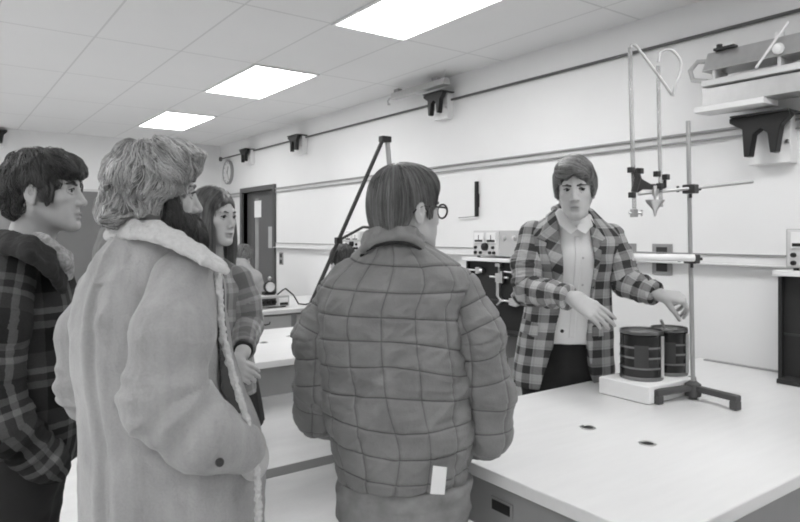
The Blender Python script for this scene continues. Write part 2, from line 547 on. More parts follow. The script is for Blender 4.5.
# door
d = empty('door_1', (XW, (DY0 + DY1) / 2, 0)); struct(d)
fr = MB()
fr.box((-.03, DY0 - .06 - 7.54, 0), (.12, DY0 - 7.54, DZ + .06)); fr.box((-.03, DY1 - 7.54, 0), (.12, DY1 + .06 - 7.54, DZ + .06))
fr.box((-.03, DY0 - 7.54, DZ), (.12, DY1 - 7.54, DZ + .06))
fr.build('door_frame', M['door_frame'], d, bevel=.004)
lf = MB()
lf.box((.05, DY0 - 7.54, .01), (.09, .10, DZ)); lf.box((.05, .24, .01), (.09, DY1 - 7.54, DZ))
lf.box((.05, .10, .01), (.09, .24, .5)); lf.box((.05, .10, 1.98), (.09, .24, DZ))
lf.build('door_leaf', M['door_dark'], d, bevel=.003)
MB().box((.06, .10, .5), (.08, .24, 1.98)).build('glass_panel', mat('grey_glass', .30, .2, var=.2, ns=6), d)
MB().tube([(.05, -.38, 1.0), (.0, -.38, 1.0)], .012).lathe([(.0, 0), (.02, .005), (.028, .02), (.02, .035), (0, .04)], (.0, -.38, 1.0), 16, (-1, 0, 0)).build('door_knob', M['chrome'], d, smooth=True)
MB().box((XW + .045, 7.62, 1.80), (XW + .05, 7.76, 1.99)).box((XW+.05,7.62,1.8),(XW+.06,7.64,1.82))
def sheet(name, lo, hi, label, m='paper'):
    return tag(MB().box((0,)*3, tuple(b - a for a, b in zip(lo, hi))).build(name, M[m], loc=lo), label, 'paper')
sheet('paper_notice', (XW + .044, 7.56, 1.74), (XW + .05, 7.76, 1.95), 'pale paper notice high on the dark door by its glass strip')
sheet('paper_notice', (XW + .044, 7.16, 1.36), (XW + .05, 7.34, 1.62), 'larger grey paper notice in the middle of the dark door', 'grey_light')

# ceiling lights
def ceiling_light(x0, x1, y0, y1, label):
    t = empty('ceiling_light', ((x0 + x1) / 2, (y0 + y1) / 2, ZC), 0, label, 'ceiling light', 'recessed ceiling lights')
    hx, hy = (x1 - x0) / 2, (y1 - y0) / 2
    f = MB()
    for lo, hi in (((-hx, -hy), (hx, -hy + .018)), ((-hx, hy - .018), (hx, hy)), ((-hx, -hy + .018), (-hx + .018, hy - .018)), ((hx - .018, -hy + .018), (hx, hy - .018))):
        f.box((lo[0], lo[1], -.012), (hi[0], hi[1], 0))
    f.build('frame', M['white'], t)
    MB().box((-hx + .018, -hy + .018, -.007), (hx - .018, hy - .018, -.001)).build('diffuser', M['light_panel'], t)
    return t
LBL = {2.2: 'lit white ceiling panel at the top edge of the picture, nearest the viewer', 4.4: 'lit white ceiling panel in the middle of the visible row of three', 6.6: 'lit white ceiling panel farthest away, above the bearded man'}
for y in (-2.2, 0.0, 2.2, 4.4, 6.6):
    ceiling_light(1.9, 2.432, y, y + 1.1, LBL.get(y, 'lit white ceiling panel behind the viewer, along the whiteboard wall'))
for y in (-2.2, 0.0, 2.2, 4.4, 6.6):
    ceiling_light(-1.295, -.7625, y, y + 1.1, 'lit white ceiling panel of the row to the left of the view')

for y in (-2.2, 0.0, 2.2, 4.4, 6.6):  # extra unseen row, added as fill for the left side and far wall
    ceiling_light(-2.893, -2.36, y, y + 1.1, 'lit white ceiling panel of the row farthest to the left')

# rails and conduit on the right wall
def rail(name, label, y0, y1, z, prof, x=XW):
    t = empty(name, (x, (y0 + y1) / 2, z), 0, label, 'rail'); h = (y1 - y0) / 2
    for (pn, mn, a0, b0, a1, b1) in prof:
        MB().box((-a1, -h, b0), (-a0, h, b1)).build(pn, M[mn], t, bevel=.0015)
    return t
UPR = [('strip', 'alu_light', 0, -.026, .008, .026), ('lip', 'grey', .008, .014, .024, .026), ('lip', 'grey', .008, -.026, .024, -.018)]
rail('wall_rail', 'long grey double map rail high on the white wall, running right from the door', YF + .05, DY0 - .07, 2.045, UPR)
rail('wall_rail', 'short piece of grey map rail between the corner and the door', DY1 + .07, YB - .01, 2.045, UPR)
LOR = [('strip', 'white', 0, -.03, .012, .03), ('lip', 'grey', .012, .022, .022, .03), ('tray', 'alu_light', .012, -.03, .05, -.022)]
rail('wall_tray', 'long pale tray rail at chest height on the white wall', YF + .05, DY0 - .07, 1.40, LOR)
M['conduit'] = mat('conduit_paint', .11, .5)
o = MB().cyl((XW - .018, YF + .05, 2.575), (XW - .018, YB - .02, 2.575), .0095, 12)
o.cyl((XW - .03, YB - .06, 2.575), (XW - .004, YB - .06, 2.575), .03, 14)
tag(o.build('conduit_pipe', M['conduit'], org=(XW - .018, 3, 2.575), smooth=True, loc=(XW - .018, 3, 2.575)), 'thin dark conduit pipe running along the wall just below the ceiling', 'pipe')

# clock
c = empty('wall_clock', (XW, 8.50, 2.37), 0, 'round white wall clock with grey rim near the far corner', 'clock')
MB().lathe([(.0, 0), (.165, 0), (.165, .03), (.15, .04), (.148, .022), (0, .022)], (0, 0, 0), 40, (-1, 0, 0)).build('case', M['grey'], c, smooth=True)
MB().lathe([(.148, .022), (.148, .026), (0, .026)], (0, 0, 0), 40, (-1, 0, 0)).build('dial', M['white'], c)
for k in range(12):
    MB().box((-.029, -.003, .12), (-.026, .003, .138), Matrix.Rotation(k * math.pi / 6, 4, 'X')).build('hour_mark', M['black'], c)
MB().box((-.031, -.005, -.02), (-.028, .005, .085), Matrix.Rotation(math.radians(25), 4, 'X')).build('hour_hand', M['black'], c)
MB().box((-.033, -.003, -.02), (-.031, .003, .12), Matrix.Rotation(math.radians(150), 4, 'X')).build('minute_hand', M['black'], c)
# bell and switch
MB_ = MB().lathe([(0, 0), (.07, 0), (.075, .02), (.06, .045), (.03, .055), (0, .056)], (0, 0, 0), 28, (-1, 0, 0))
tag(MB_.build('wall_bell', M['grey'], loc=(XW, 8.28, 1.50), smooth=True), 'small round grey bell on the wall between corner and door', 'bell')
def plate(y, z, hy, hz, label, n=2):
    t = empty('outlet_plate', (XW, y, z), 0, label, 'wall outlet')
    MB().box((-.008, -hy, -hz), (0, hy, hz)).build('cover', M['grey'], t, bevel=.002)
    for k in range(n):
        zz = (k - (n - 1) / 2) * hz * 1.0
        MB().box((-.012, -hy * .55, zz - hz * .3), (-.007, hy * .55, zz + hz * .3)).build('socket', M['metal_dark'], t, bevel=.002)
    return t
plate(6.88, 1.245, .05, .07, 'small dark switch plate on the wall right of the door')
plate(2.28, 1.39, .06, .085, 'grey outlet plate behind the pale tray rail, beside the plaid jacket')
plate(2.055, 1.39, .06, .085, 'grey outlet plate behind the pale tray rail, second to the right of the plaid jacket')
# little black hook rod on the wall
t = empty('wall_hook', (XW, 3.55, 1.78), 0, 'short upright black rod with a thin arm on the white wall', 'hook')
MB().box((-.03, -.012, -.12), (-.006, .012, .14)).build('rod', M['black'], t, bevel=.003)
MB().cyl((-.02, 0, -.12), (-.02, .2, -.125), .004, 8).build('arm', M['grey'], t)
MB().box((-.006, -.012, -.05), (0, .012, .05)).build('mount', M['black'], t)
# chalkboard on the back wall
t = empty('chalkboard', (1.3, YB, 1.5), 0, 'dark grey chalkboard on the far wall behind the students', 'chalkboard')
MB().box((-1.0, -.02, -.6), (1.0, 0, .56)).build('panel', M['board'], t)
f = MB(); f.box((-1.03, -.03, .56), (1.03, 0, .59)); f.box((-1.03, -.03, -.63), (1.03, 0, -.6)); f.box((-1.03, -.03, -.6), (-1.0, 0, .56)); f.box((1.0, -.03, -.6), (1.03, 0, .56))
f.build('frame', M['alu_light'], t)
MB().box((-1.0, -.09, -.65), (1.0, 0, -.63)).build('chalk_tray', M['alu_light'], t)

# ------------------------------------------------------------------ wall brackets (white box with a black two-legged fork)
def bracket(loc, sc, label, rz=0.0):
    t = empty('wall_bracket', loc, rz, label, 'bracket', 'black forked brackets on the wall')
    MB().box((-.07 * sc, -.10 * sc, -.20 * sc), (0, .10 * sc, .03 * sc)).build('box', M['white'], t, bevel=.004)
    fk = MB()
    fn = lambda u, v, d: (d, u, v)
    q = sc
    # the fork is seen from its long side: flat top, nose to the far end, two tapering legs
    poly = [(.15*q, .03*q), (-.13*q, .03*q), (-.13*q, .012*q), (-.088*q, -.03*q), (-.068*q, -.155*q), (-.042*q, -.155*q), (-.03*q, -.06*q),
            (.0*q, -.035*q), (.035*q, -.06*q), (.052*q, -.165*q), (.08*q, -.165*q), (.088*q, -.03*q), (.15*q, .008*q)]
    fk.prism(poly, -.155 * q, -.105 * q, fn)
    fk.build('fork', M['black'], t, bevel=.004)
    MB().box((-.17 * q, -.13 * q, .03 * q), (-.01, .14 * q, .04 * q)).build('top_plate', M['metal_dark'], t, bevel=.002)
    for s in (-1, 1):
        MB().cyl((-.07 * q, s * .085 * q, -.1 * q), (-.082 * q, s * .085 * q, -.1 * q), .01 * q, 10).build('bolt', M['chrome'], t)
    return t
bracket((XW, 7.72, 2.565), .8, 'smallest black forked bracket on the conduit, nearest the clock')
bracket((XW, 6.33, 2.565), .85, 'second black forked bracket from the clock along the conduit')
bracket((XW, 3.92, 2.60), .85, 'black forked bracket on the conduit holding up the short pale track')
bracket((XW, 1.46, 2.06), .98, 'largest black forked bracket, under the long pale track at the right')
bracket((.62, YB, 2.70), .8, 'black forked bracket at the left edge, under the ceiling on the far wall', math.pi / 2)
# stored tracks
def track(y0, y1, z, label, big):
    t = empty('air_track', (XW - .16, (y0 + y1) / 2, z), 0, label, 'track', 'metal tracks stored on wall brackets')
    L = (y1 - y0) / 2
    if big:
        MB().prism([(-.075, 0), (.075, 0), (.055, .03), (.02, .10), (-.02, .10), (-.055, .03)], -L, L, lambda u, v, d: (u, d, v)).build('beam', M['alu'], t, bevel=.003)
        MB().box((-.08, -L + .02, -.075), (.08, L, -.045)).build('lower_rail', M['alu_light'], t, bevel=.003)
        MB().box((-.07, -L + .03, -.17), (.07, L, -.085)).build('support_channel', M['alu'], t, bevel=.003)
        MB().box((-.09, L - .30, -.20), (.05, L + .03, -.172)).build('end_shelf', M['white'], t, bevel=.003)
        tb = [(0, L - .02, .06), (-.02, L + .05, .07), (-.03, L + .085, .03), (-.03, L + .07, -.02), (-.02, L, -.04)]
        MB().tube(tb, .012, 10).build('hose', M['rubber'], t, smooth=True)
        MB().cyl((-.02, L - .06, .10), (-.02, L - .06, .13), .014, 12).box((-.04, L - .14, .1), (0, L - .04, .112)).build('end_stop', M['black'], t)
        MB().cyl((-.085, L - .40, .14), (-.1, L - .27, -.04), .006, 8).build('cord', M['white'], t)
        MB().lathe([(0, 0), (.022, .004), (.026, .018), (.018, .03), (0, .034)], (-.07, L - .36, .03), 16, (-1, 0, 0)).build('knob', M['white'], t, smooth=True)
        for k in range(2):
            MB().cyl((0, L - .33 - .16 * k, .10), (0, L - .33 - .16 * k, .125), .02, 12).build('glider', M['white'], t)
        # upright struts
        for k in range(4):
            MB().box((-.06, L - .06 - .3 * k, -.05), (.06, L - .045 - .3 * k, 0)).build('strut', M['alu_light'], t)
    else:
        MB().prism([(-.035, 0), (.035, 0), (.02, .05), (-.02, .05)], -L, L, lambda u, v, d: (u, d, v)).build('beam', M['alu'], t, bevel=.002)
        MB().tube([(0, L, .02), (0, L + .05, .02), (0, L + .08, .0), (0, L + .07, -.03), (0, L + .05, -.03)], .008, 8).build('hose', M['rubber'], t, smooth=True)
        MB().cyl((0, -L + .05, .04), (-.03, -L - .04, .17), .006, 8).build('rod', M['white'], t)
        for k in range(2):
            MB().box((-.02, -L + .1 + .5 * k, .05), (.02, -L + .16 + .5 * k, .075)).build('glider', M['grey'], t)
    return t
track(3.72, 4.42, 2.655, 'short pale metal track resting on a bracket near the ceiling', False)
track(-.4, 1.70, 2.325, 'long pale metal track with layered rails at the upper right', True)
# ------------------------------------------------------------------ laboratory tables
ZT = 0.878
M['drawer_dark'] = mat('drawer_shadow_gap', .05, .6)
def lab_table(y0, y1, label, outlets, drawers=True):
    x0, x1 = 1.25, XW - .015
    t = empty('lab_table', ((x0 + x1) / 2, (y0 + y1) / 2, 0), 0, label, 'table', 'pale laboratory tables')
    hx, hy = (x1 - x0) / 2, (y1 - y0) / 2
    MB().box((-hx, -hy, ZT - .036), (hx, hy, ZT)).build('tabletop', M['table'], t, bevel=.004)
    a = MB(); i = .035
    a.box((-hx + i, -hy + i, ZT - .19), (hx - .005, -hy + i + .02, ZT - .036)); a.box((-hx + i, hy - i - .02, ZT - .19), (hx - .005, hy - i, ZT - .036))
    a.box((-hx + i, -hy + i + .02, ZT - .19), (-hx + i + .02, hy - i - .02, ZT - .036))
    a.build('apron', M['apron'], t, bevel=.002)
    for sx in (-1, 1):
        for sy in (-1, 1):
            cx, cy = sx * (hx - .10), sy * (hy - .10)
            MB().box((cx - .025, cy - .025, .03), (cx + .025, cy + .025, ZT - .19)).cyl((cx, cy, 0), (cx, cy, .03), .02, 12).build('leg', M['metal_dark'], t, bevel=.003)
    if drawers:
        for k in range(3):
            xa = -hx + .25 + .55 * k
            dr = MB().box((xa, -hy + i - .012, ZT - .165), (xa + .5, -hy + i - .001, ZT - .055)).build('drawer', M['drawer'], t, bevel=.002)
            MB().tube([(xa + .2, -hy + i - .012, ZT - .1), (xa + .215, -hy + i - .035, ZT - .112), (xa + .25, -hy + i - .04, ZT - .118), (xa + .285, -hy + i - .035, ZT - .112), (xa + .3, -hy + i - .012, ZT - .1)], .006, 8).build('handle', M['metal_dark'], dr, smooth=True)
    for (ox, oy) in outlets:
        c = (ox - (x0 + x1) / 2, oy - (y0 + y1) / 2, ZT)
        q = MB().lathe([(.026, 0), (.026, .003), (.021, .0035), (.019, .001), (0, .001)], c, 24).build('socket_ring', M['chrome'], t, smooth=True)
        MB().lathe([(.019, .0012), (.012, .0035), (0, .004)], c, 20).build('socket_plug', M['black'], q, smooth=True)
    # socket slot in the table end
    cy = -.02
    q = MB().box((-hx + i - .006, cy - .042, ZT - .125), (-hx + i - .0005, cy + .042, ZT - .085)).build('end_socket', M['apron'], t, bevel=.002)
    MB().box((-hx + i - .008, cy - .034, ZT - .119), (-hx + i - .006, cy + .034, ZT - .092)).build('slot', M['black'], q)
    return t
lab_table(.78, 1.83, 'pale laboratory table in the foreground carrying the two dark tins', [(1.79, 1.39), (1.805, 1.175), (2.75, .95)], False)
lab_table(3.08, 4.12, 'middle pale laboratory table, between the woman and the quilted jacket', [(1.86, 3.75), (1.62, 3.62)], False)
lab_table(5.10, 6.14, 'farthest pale laboratory table with drawers, carrying the instrument with five knobs', [(2.2, 5.9)])

# paper lying on the middle table
def flat(name, loc, lo, hi, mname, label, cat, rz=0):
    o = MB().box(lo, hi).build(name, M[mname], loc=loc); o.rotation_euler = (0, 0, rz); return tag(o, label, cat)
flat('dark_notebook', (1.60, 4.02, ZT), (-.10, -.05, 0), (.10, .05, .012), 'black', 'thin dark notebook lying at the far edge of the middle table', 'notebook', .1)

# ------------------------------------------------------------------ equipment racks standing on the wall end of each table
def rack(y0, y1, label):
    x = 3.09
    t = empty('equipment_rack', (x, (y0 + y1) / 2, ZT + .001), 0, label, 'rack', 'black equipment racks on the tables')
    h = (y1 - y0) / 2
    MB().box((0, -h, .0), (.02, h, .46)).build('back_panel', M['black_matte'], t)
    for s in (-1, 1):
        MB().box((-.02, s * h - .008, 0), (.17, s * h + .008, .46)).build('side_panel', M['black_matte'], t)
    MB().box((-.05, -h - .02, .465), (.18, h + .02, .49)).build('shelf', M['white'], t, bevel=.003)
    MB().box((-.10, -h + .05, .0), (.0, h - .02, .02)).build('foot_plate', M['black_matte'], t, bevel=.002)
    MB().box((-.004, -h, .20), (0, h, .21)).build('peg_rail', M['metal_dark'], t)
    return t
def clamp(loc, label, kind=0):
    """bench clamp hung on the rack: rod, boss and jaws, seen from -x"""
    t = empty('rod_clamp', loc, 0, label, 'clamp', 'metal clamps hanging on the black rack')
    def bx(name, a, b, m='chrome'): MB().box(a, b).build(name, M[m], t, bevel=.003)
    if kind == 0:      # boss head with cross rod
        bx('boss', (-.03, -.022, -.03), (0, .022, .03)); MB().cyl((-.015, -.085, .004), (-.015, .085, .004), .007, 10).build('rod', M['chrome'], t, smooth=True)
        MB().cyl((-.015, 0, .03), (-.015, 0, .075), .006, 10).box((-.03, -.022, .075), (-.004, .022, .095)).build('screw', M['chrome'], t)
        bx('jaw', (-.03, -.014, -.12), (-.008, .014, -.03)); bx('jaw', (-.03, -.045, -.035), (-.01, -.02, .045))
    elif kind == 1:    # long two jaw clamp, arrow like
        MB().cyl((-.015, -.11, 0), (-.015, .06, 0), .009, 10).build('rod', M['chrome'], t, smooth=True)
        MB().prism([(-.15, 0), (-.09, .03), (-.03, .022), (-.03, -.022), (-.09, -.03)], -.028, -.006, lambda u, v, d: (d, u, v)).build('jaw', M['chrome'], t, bevel=.003)
        MB().prism([(.02, .0), (.075, .036), (.085, .028), (.05, 0), (.085, -.028), (.075, -.036)], -.028, -.006, lambda u, v, d: (d, u, v)).build('screw', M['chrome'], t, bevel=.003)
    else:              # right-angle holder with long pin
        bx('boss', (-.028, -.02, -.022), (0, .02, .022)); MB().cyl((-.014, 0, 0), (-.014, .12, .003), .006, 10).build('rod', M['chrome'], t, smooth=True)
        MB().lathe([(0, 0), (.016, 0), (.016, .03), (0, .03)], (-.014, -.02, 0), 12, (0, -1, 0)).build('screw', M['chrome'], t, smooth=True)
    return t
rack(2.78, 3.42, 'black equipment rack behind the middle table, left of the plaid jacket')
rack(.70, 1.34, 'black equipment rack at the right edge of the picture')
rack(4.52, 5.14, 'black equipment rack far back, behind the boy in the quilted jacket')
zc = ZT
clamp((3.082, 3.30, zc + .40), 'small pin clamp at the upper left of the middle rack', 2)
clamp((3.082, 3.10, zc + .36), 'cross-shaped bright clamp in the middle of the rack beside the plaid jacket', 0)
clamp((3.082, 2.93, zc + .40), 'bright clamp nearest the plaid jacket on the upper row of the rack', 2)
clamp((3.082, 3.03, zc + .21), 'long bright arrow-shaped clamp low on the rack beside the plaid jacket', 1)
clamp((3.082, 1.10, zc + .26), 'bright clamp on the rack at the right edge of the picture', 0)
# grey can standing in front of rack
t = empty('grey_pot', (2.92, 3.15, ZT + .001), 0, 'grey metal pot with a handle at the foot of the rack', 'pot')
MB().lathe([(0, 0), (.055, 0), (.06, .01), (.06, .125), (.056, .13), (.05, .125), (.05, .02), (0, .02)], (0, 0, 0), 28).build('body', M['grey'], t, smooth=True)
MB().tube([(-.055, -.03, .1), (-.085, -.045, .09), (-.09, -.05, .05), (-.06, -.035, .035)], .007, 8).build('handle', M['grey'], t, smooth=True)

def power_supply(loc, label):
    """front panel faces -x"""
    t = empty('power_supply', loc, 0, label, 'power supply', 'grey power supplies on the racks')
    MB().box((-.02, -.235, .012), (.2, .235, .185)).build('case', M['grey_light'], t, bevel=.004)
    MB().box((-.026, -.02, .018), (-.02, .228, .18)).build('front_panel', M['alu_light'], t, bevel=.002)
    for k, y in enumerate((.165, .045)):
        mt = MB().box((-.036, y - .045, .1), (-.026, y + .045, .17)).build('meter', M['white'], t, bevel=.003)
        MB().box((-.0375, y - .038, .108), (-.036, y + .038, .122)).box((-.0375, y - .003, .122), (-.036, y + .003, .155), Matrix.Identity(4)).build('meter_scale', M['black'], mt)
    MB().lathe([(0, 0), (.028, 0), (.026, .02), (.018, .026), (0, .027)], (-.026, .105, .075), 20, (-1, 0, 0)).build('dial_knob', M['black'], t, smooth=True)
    for k, (y, z) in enumerate(((.2, .07), (.2, .035), (.15, .035), (.06, .035), (.02, .035), (.03, .07))):
        MB().lathe([(0, 0), (.011, 0), (.010, .014), (0, .015)], (-.026, y, z), 12, (-1, 0, 0)).build('terminal', M['black'], t, smooth=True)
    for y in (-.07, -.16):
        MB().lathe([(0, 0), (.016, 0), (.015, .012), (0, .014)], (-.02, y, .135), 16, (-1, 0, 0)).build('knob', M['chrome'], t, smooth=True)
    for x in (0, .17):
        for y in (-.2, .2): MB().cyl((x, y, 0), (x, y, .013), .012, 10).build('foot', M['black'], t)
    return t
power_supply((3.09, 3.12, ZT + .49), 'grey power supply with two meters on the shelf left of the plaid jacket')
power_supply((3.09, 1.08, ZT + .49), 'power supply at the right edge of the picture')
power_supply((3.09, 4.84, ZT + .49), 'grey power supply far back, left of the short-haired head')

# long instrument with knobs on the farthest table
t = empty('test_instrument', (2.33, 5.32, ZT + .001), math.radians(4), 'long grey instrument with a row of black knobs on the farthest table', 'instrument')
MB().box((-.26, -.07, .01), (.27, .12, .105)).build('case', M['grey_light'], t, bevel=.004)
MB().box((-.12, -.078, .025), (.13, -.07, .085)).build('knob_panel', M['metal_dark'], t)
for k in range(5):
    MB().lathe([(0, 0), (.02, 0), (.018, .02), (0, .022)], (-.09 + .05 * k, -.078, .055), 16, (0, -1, 0)).build('knob', M['black'], t, smooth=True)
mt = MB().box((.16, -.085, .02), (.25, -.07, .085)).build('meter', M['white'], t, bevel=.003)
MB().box((.165, -.087, .022), (.245, -.085, .045)).build('meter_scale', M['black'], mt)
for x in (-.22, .23):
    MB().box((x - .015, -.05, 0), (x + .015, .1, .01)).build('foot', M['black'], t)
t = empty('gauge', (2.46, 5.37, ZT + .105), 0, 'small round dial gauge standing on the long instrument', 'gauge')
MB().lathe([(0, 0), (.05, 0), (.055, .012), (.055, .04), (.047, .05), (.045, .042), (0, .042)], (0, .03, .075), 28, (0, -1, 0)).build('case', M['black'], t, smooth=True)
MB().lathe([(.045, .043), (0, .043)], (0, .03, .075), 28, (0, -1, 0)).build('dial', M['white'], t)
MB().box((-.05, -.01, 0), (.05, .06, .03)).build('foot', M['black'], t, bevel=.004)
o = MB().tube([(2.5, 5.30, ZT + .112), (2.54, 5.28, ZT + .15), (2.60, 5.34, ZT + .16), (2.66, 5.3, ZT + .10), (2.70, 5.28, ZT + .02), (2.78, 5.3, ZT + .008), (2.86, 5.36, ZT + .008)], .007, 8)
tag(o.build('cable', M['black'], org=(2.5, 5.3, ZT), loc=(2.5, 5.3, ZT), smooth=True), 'loose black cable coming off the long instrument', 'cable')

# ------------------------------------------------------------------ tall A-frame of dark rods on the middle table
ap = W(383, 139, 4.45); f1 = W(301, 327.5, 4.5); f1[2] = ZT + .012
f2 = W(403, 300, 4.72); f2[2] = ZT + .012; f3 = W(372, 300, 4.30); f3[2] = ZT
bs = np.array([ap[0], ap[1], ZT])
t = empty('a_frame_stand', bs, 0, 'tall A-shaped frame of dark metal rods on the middle table', 'frame')
def leg_(a, b, r, name='leg', m='metal_dark'): return MB().tube([a - bs, b - bs], r, 10).build(name, M[m], t, smooth=True)
ap2 = ap + np.array([.035, 0, 0.0])
leg_(ap, f1, .0145); leg_(ap2, f2, .018, m='grey')
MB().box(tuple(ap - bs + [-.022, -.025, -.022]), tuple(ap2 - bs + [.022, .025, .02])).build('head_joint', M['black'], t, bevel=.005)
mid = ap + (f1 - ap) * .54; mid2 = ap2 + (f2 - ap2) * .60
leg_(mid, mid + (W(380, 212, 4.5) - W(349, 212, 4.5)), .007, 'brace', 'alu')
v1 = W(363, 227, 4.5); v2 = W(386, 229, 4.55)
leg_(mid, v1, .010, 'brace'); leg_(v1, v2, .010, 'brace')
MB().box(tuple(mid - bs - .022), tuple(mid - bs + .022)).build('joint', M['black'], t, bevel=.004)
for f in (f1, f2):
    MB().lathe([(0, -.012), (.03, -.012), (.03, .0), (.018, .022), (0, .022)], f - bs, 16).build('foot', M['black'], t, smooth=True)

# ------------------------------------------------------------------ stools
def stool(x, y, h, label):
    t = empty('lab_stool', (x, y, 0), 0, label, 'stool', 'round stools')
    MB().lathe([(0, h - .03), (.15, h - .03), (.165, h - .02), (.165, h - .005), (.15, h), (0, h)], (0, 0, 0), 32).build('seat', M['grey'], t, smooth=True)
    for k in range(4):
        q = math.pi / 4 + k * math.pi / 2; c, s_ = math.cos(q), math.sin(q)
        MB().tube([(.11 * c, .11 * s_, h - .03), (.19 * c, .19 * s_, 0)], .012, 8).build('leg', M['black'], t, smooth=True)
    MB().tube([(.17 * math.cos(q), .17 * math.sin(q), .2) for q in np.linspace(0, 2 * math.pi, 33)], .008, 8, False).build('foot_ring', M['metal_dark'], t, smooth=True)
    return t

# ------------------------------------------------------------------ retort stand with its apparatus
hub = W(693, 386, 2.56); hub[2] = ZT + .001
t = empty('retort_stand', hub, 0, 'tall steel retort stand with dark three-legged base beside the tins', 'stand')
def loc(px, py, s): return W(px, py, s) - hub
def floorpt(px, py):
    s = (HCAM - ZT) * FPX / (py - CY); p = W(px, py, s); p[2] = ZT; return p - hub
bl = floorpt(655, 404.5); brr = floorpt(739, 411); bk = np.array([.15, .09, 0])
M['iron'] = mat('grey_iron', .075, .5, var=.1)
hz = np.array([0, 0, .048])
b = MB().lathe([(0, .012), (.03, .012), (.032, .03), (.03, .058), (.014, .07), (0, .07)], (0, 0, 0), 24)
b.build('hub', M['iron'], t, smooth=True)
for p in (bl, brr, bk):
    L = np.linalg.norm(p); dr = math.atan2(p[1], p[0]); R = Matrix.Rotation(dr, 4, 'Z')
    MB().box((.02, -.016, .032), (L, .016, .055), R).box((L - .03, -.017, 0), (L, .017, .034), R).build('leg', M['iron'], t, bevel=.005)
MB().cyl((0, 0, 0), (0, 0, .02), .016, 16).build('foot', M['iron'], t)
rt = loc(688, 121, 2.56)
MB().cyl((0, 0, .05), (rt[0], rt[1], rt[2]), .0085, 14).build('rod', M['steel_rod'], t, smooth=True)
def rodpt(py): 
    z = HCAM + (CY - py) / FPX * 2.56 - ZT; k = z / rt[2]; return np.array([rt[0] * k, rt[1] * k, z])
# upper cross rod
c1 = rodpt(189.5) - FW * .022
ra, rb_ = loc(638, 194, 2.54), loc(753, 181.5, 2.54)
MB().cyl(ra, rb_, .0065, 12).build('cross_rod', M['steel_rod'], t, smooth=True)
def boss(c, name='boss_clamp', sc=1.0):
    q = MB().box(tuple(c + np.array([-.018, -.026, -.018]) * sc), tuple(c + np.array([.018, .026, .018]) * sc)).build(name, M['metal_dark'], t, bevel=.004)
    d = MB().cyl(c, c + (-RT * .05) * sc, .006 * sc, 10); d.box(tuple(c - RT * .05 * sc - np.array([.004, .004, .012])), tuple(c - RT * .05 * sc + np.array([.004, .004, .012])))
    d.build('thumbscrew', M['metal_dark'], q); 
    d = MB().cyl(c, c + (RT * .04) * sc, .006 * sc, 10).cyl(c, c - UP * .035 * sc, .006 * sc, 10); d.build('thumbscrew', M['metal_dark'], q)
    return q
boss(rodpt(189.5) - FW * .012); boss(rodpt(259) - FW * .012)
# lower white tube held in the second boss
MB().cyl(loc(633, 257, 2.52), loc(694, 258, 2.52), .014, 16).build('cross_tube', M['white'], t, smooth=True)

# clamps on the upper rod that hold the tubes
cl = empty('tube_clamp', W(650, 193, 2.54), 0, 'cluster of metal clamps and wing nuts gripping the two glass tubes', 'clamp')
o0 = W(650, 193, 2.54)
def lc(px, py, s=2.53): return W(px, py, s) - o0
MB().tube([lc(634, 192), lc(637, 178), lc(634, 170)], [.012, .016, .012], 10).build('jaw', M['metal_dark'], cl, smooth=True)
MB().prism([(-.062, .095), (-.048, .10), (-.035, .055), (.0, .035), (.045, .035), (.055, .06), (.062, .058), (.062, .02), (.04, .012), (-.03, .014), (-.052, .0), (-.062, .0)], -.012, .012, lambda u, v, d: tuple(RT * u + UP * v + FW * d)).build('arm', M['metal_dark'], cl, bevel=.004)
for px, py in ((631, 170), (640, 171), (632, 195), (657, 174), (666, 177), (660, 186)):
    MB().cyl(lc(px - 3, py), lc(px + 3, py), .008, 10).box(tuple(lc(px, py, 2.52) - .011), tuple(lc(px, py, 2.52) + .011)).build('wing_nut', M['metal_dark'], cl, bevel=.003)
MB().cyl(lc(655, 196), lc(656, 186), .012, 12).build('holder', M['chrome'], cl, smooth=True)
fn_ = empty('funnel', W(655, 205, 2.52), 0, 'small bright metal funnel hanging under the tube clamps', 'funnel')
MB().lathe([(.004, -.045), (.008, -.02), (.034, .012), (.036, .02), (.033, .02), (.006, -.018)], (0, 0, 0), 28).build('cone', M['chrome'], fn_, smooth=True)
MB().cyl((0, 0, .0), (0, 0, .05), .005, 8).build('stem', M['chrome'], fn_)

M['glass'] = None
m, nt, b = _nt('clear_glass'); b.inputs['Base Color'].default_value = (.8, .8, .8, 1); b.inputs['Roughness'].default_value = .08
b.inputs['Transmission Weight'].default_value = .75; b.inputs['IOR'].default_value = 1.25; b.inputs['Specular IOR Level'].default_value = .6
_v = _noise(nt, _coord(nt), 10, 2); _grey(nt, b, _math(nt, 'MULTIPLY_ADD', _v, .1, .62)); M['glass'] = m
def tubething(name, pts, r, mname, label, cat):
    pts = [np.asarray(p) for p in pts]; o = pts[0].copy()
    t = MB().tube([p - o for p in pts], r, 12).build(name, M[mname], smooth=True, loc=o); return tag(t, label, cat)
tubething('glass_tube', [W(634.5, 213, 2.53), W(632, 130, 2.53), W(630, 48, 2.53)], .0085, 'glass', 'taller glass tube standing upright at the left of the clamps', 'tube')
tubething('glass_tube', [W(661, 207, 2.53), W(659.5, 140, 2.53), W(658, 66, 2.53)], .0075, 'glass', 'shorter glass tube upright between the tall tube and the stand', 'tube')
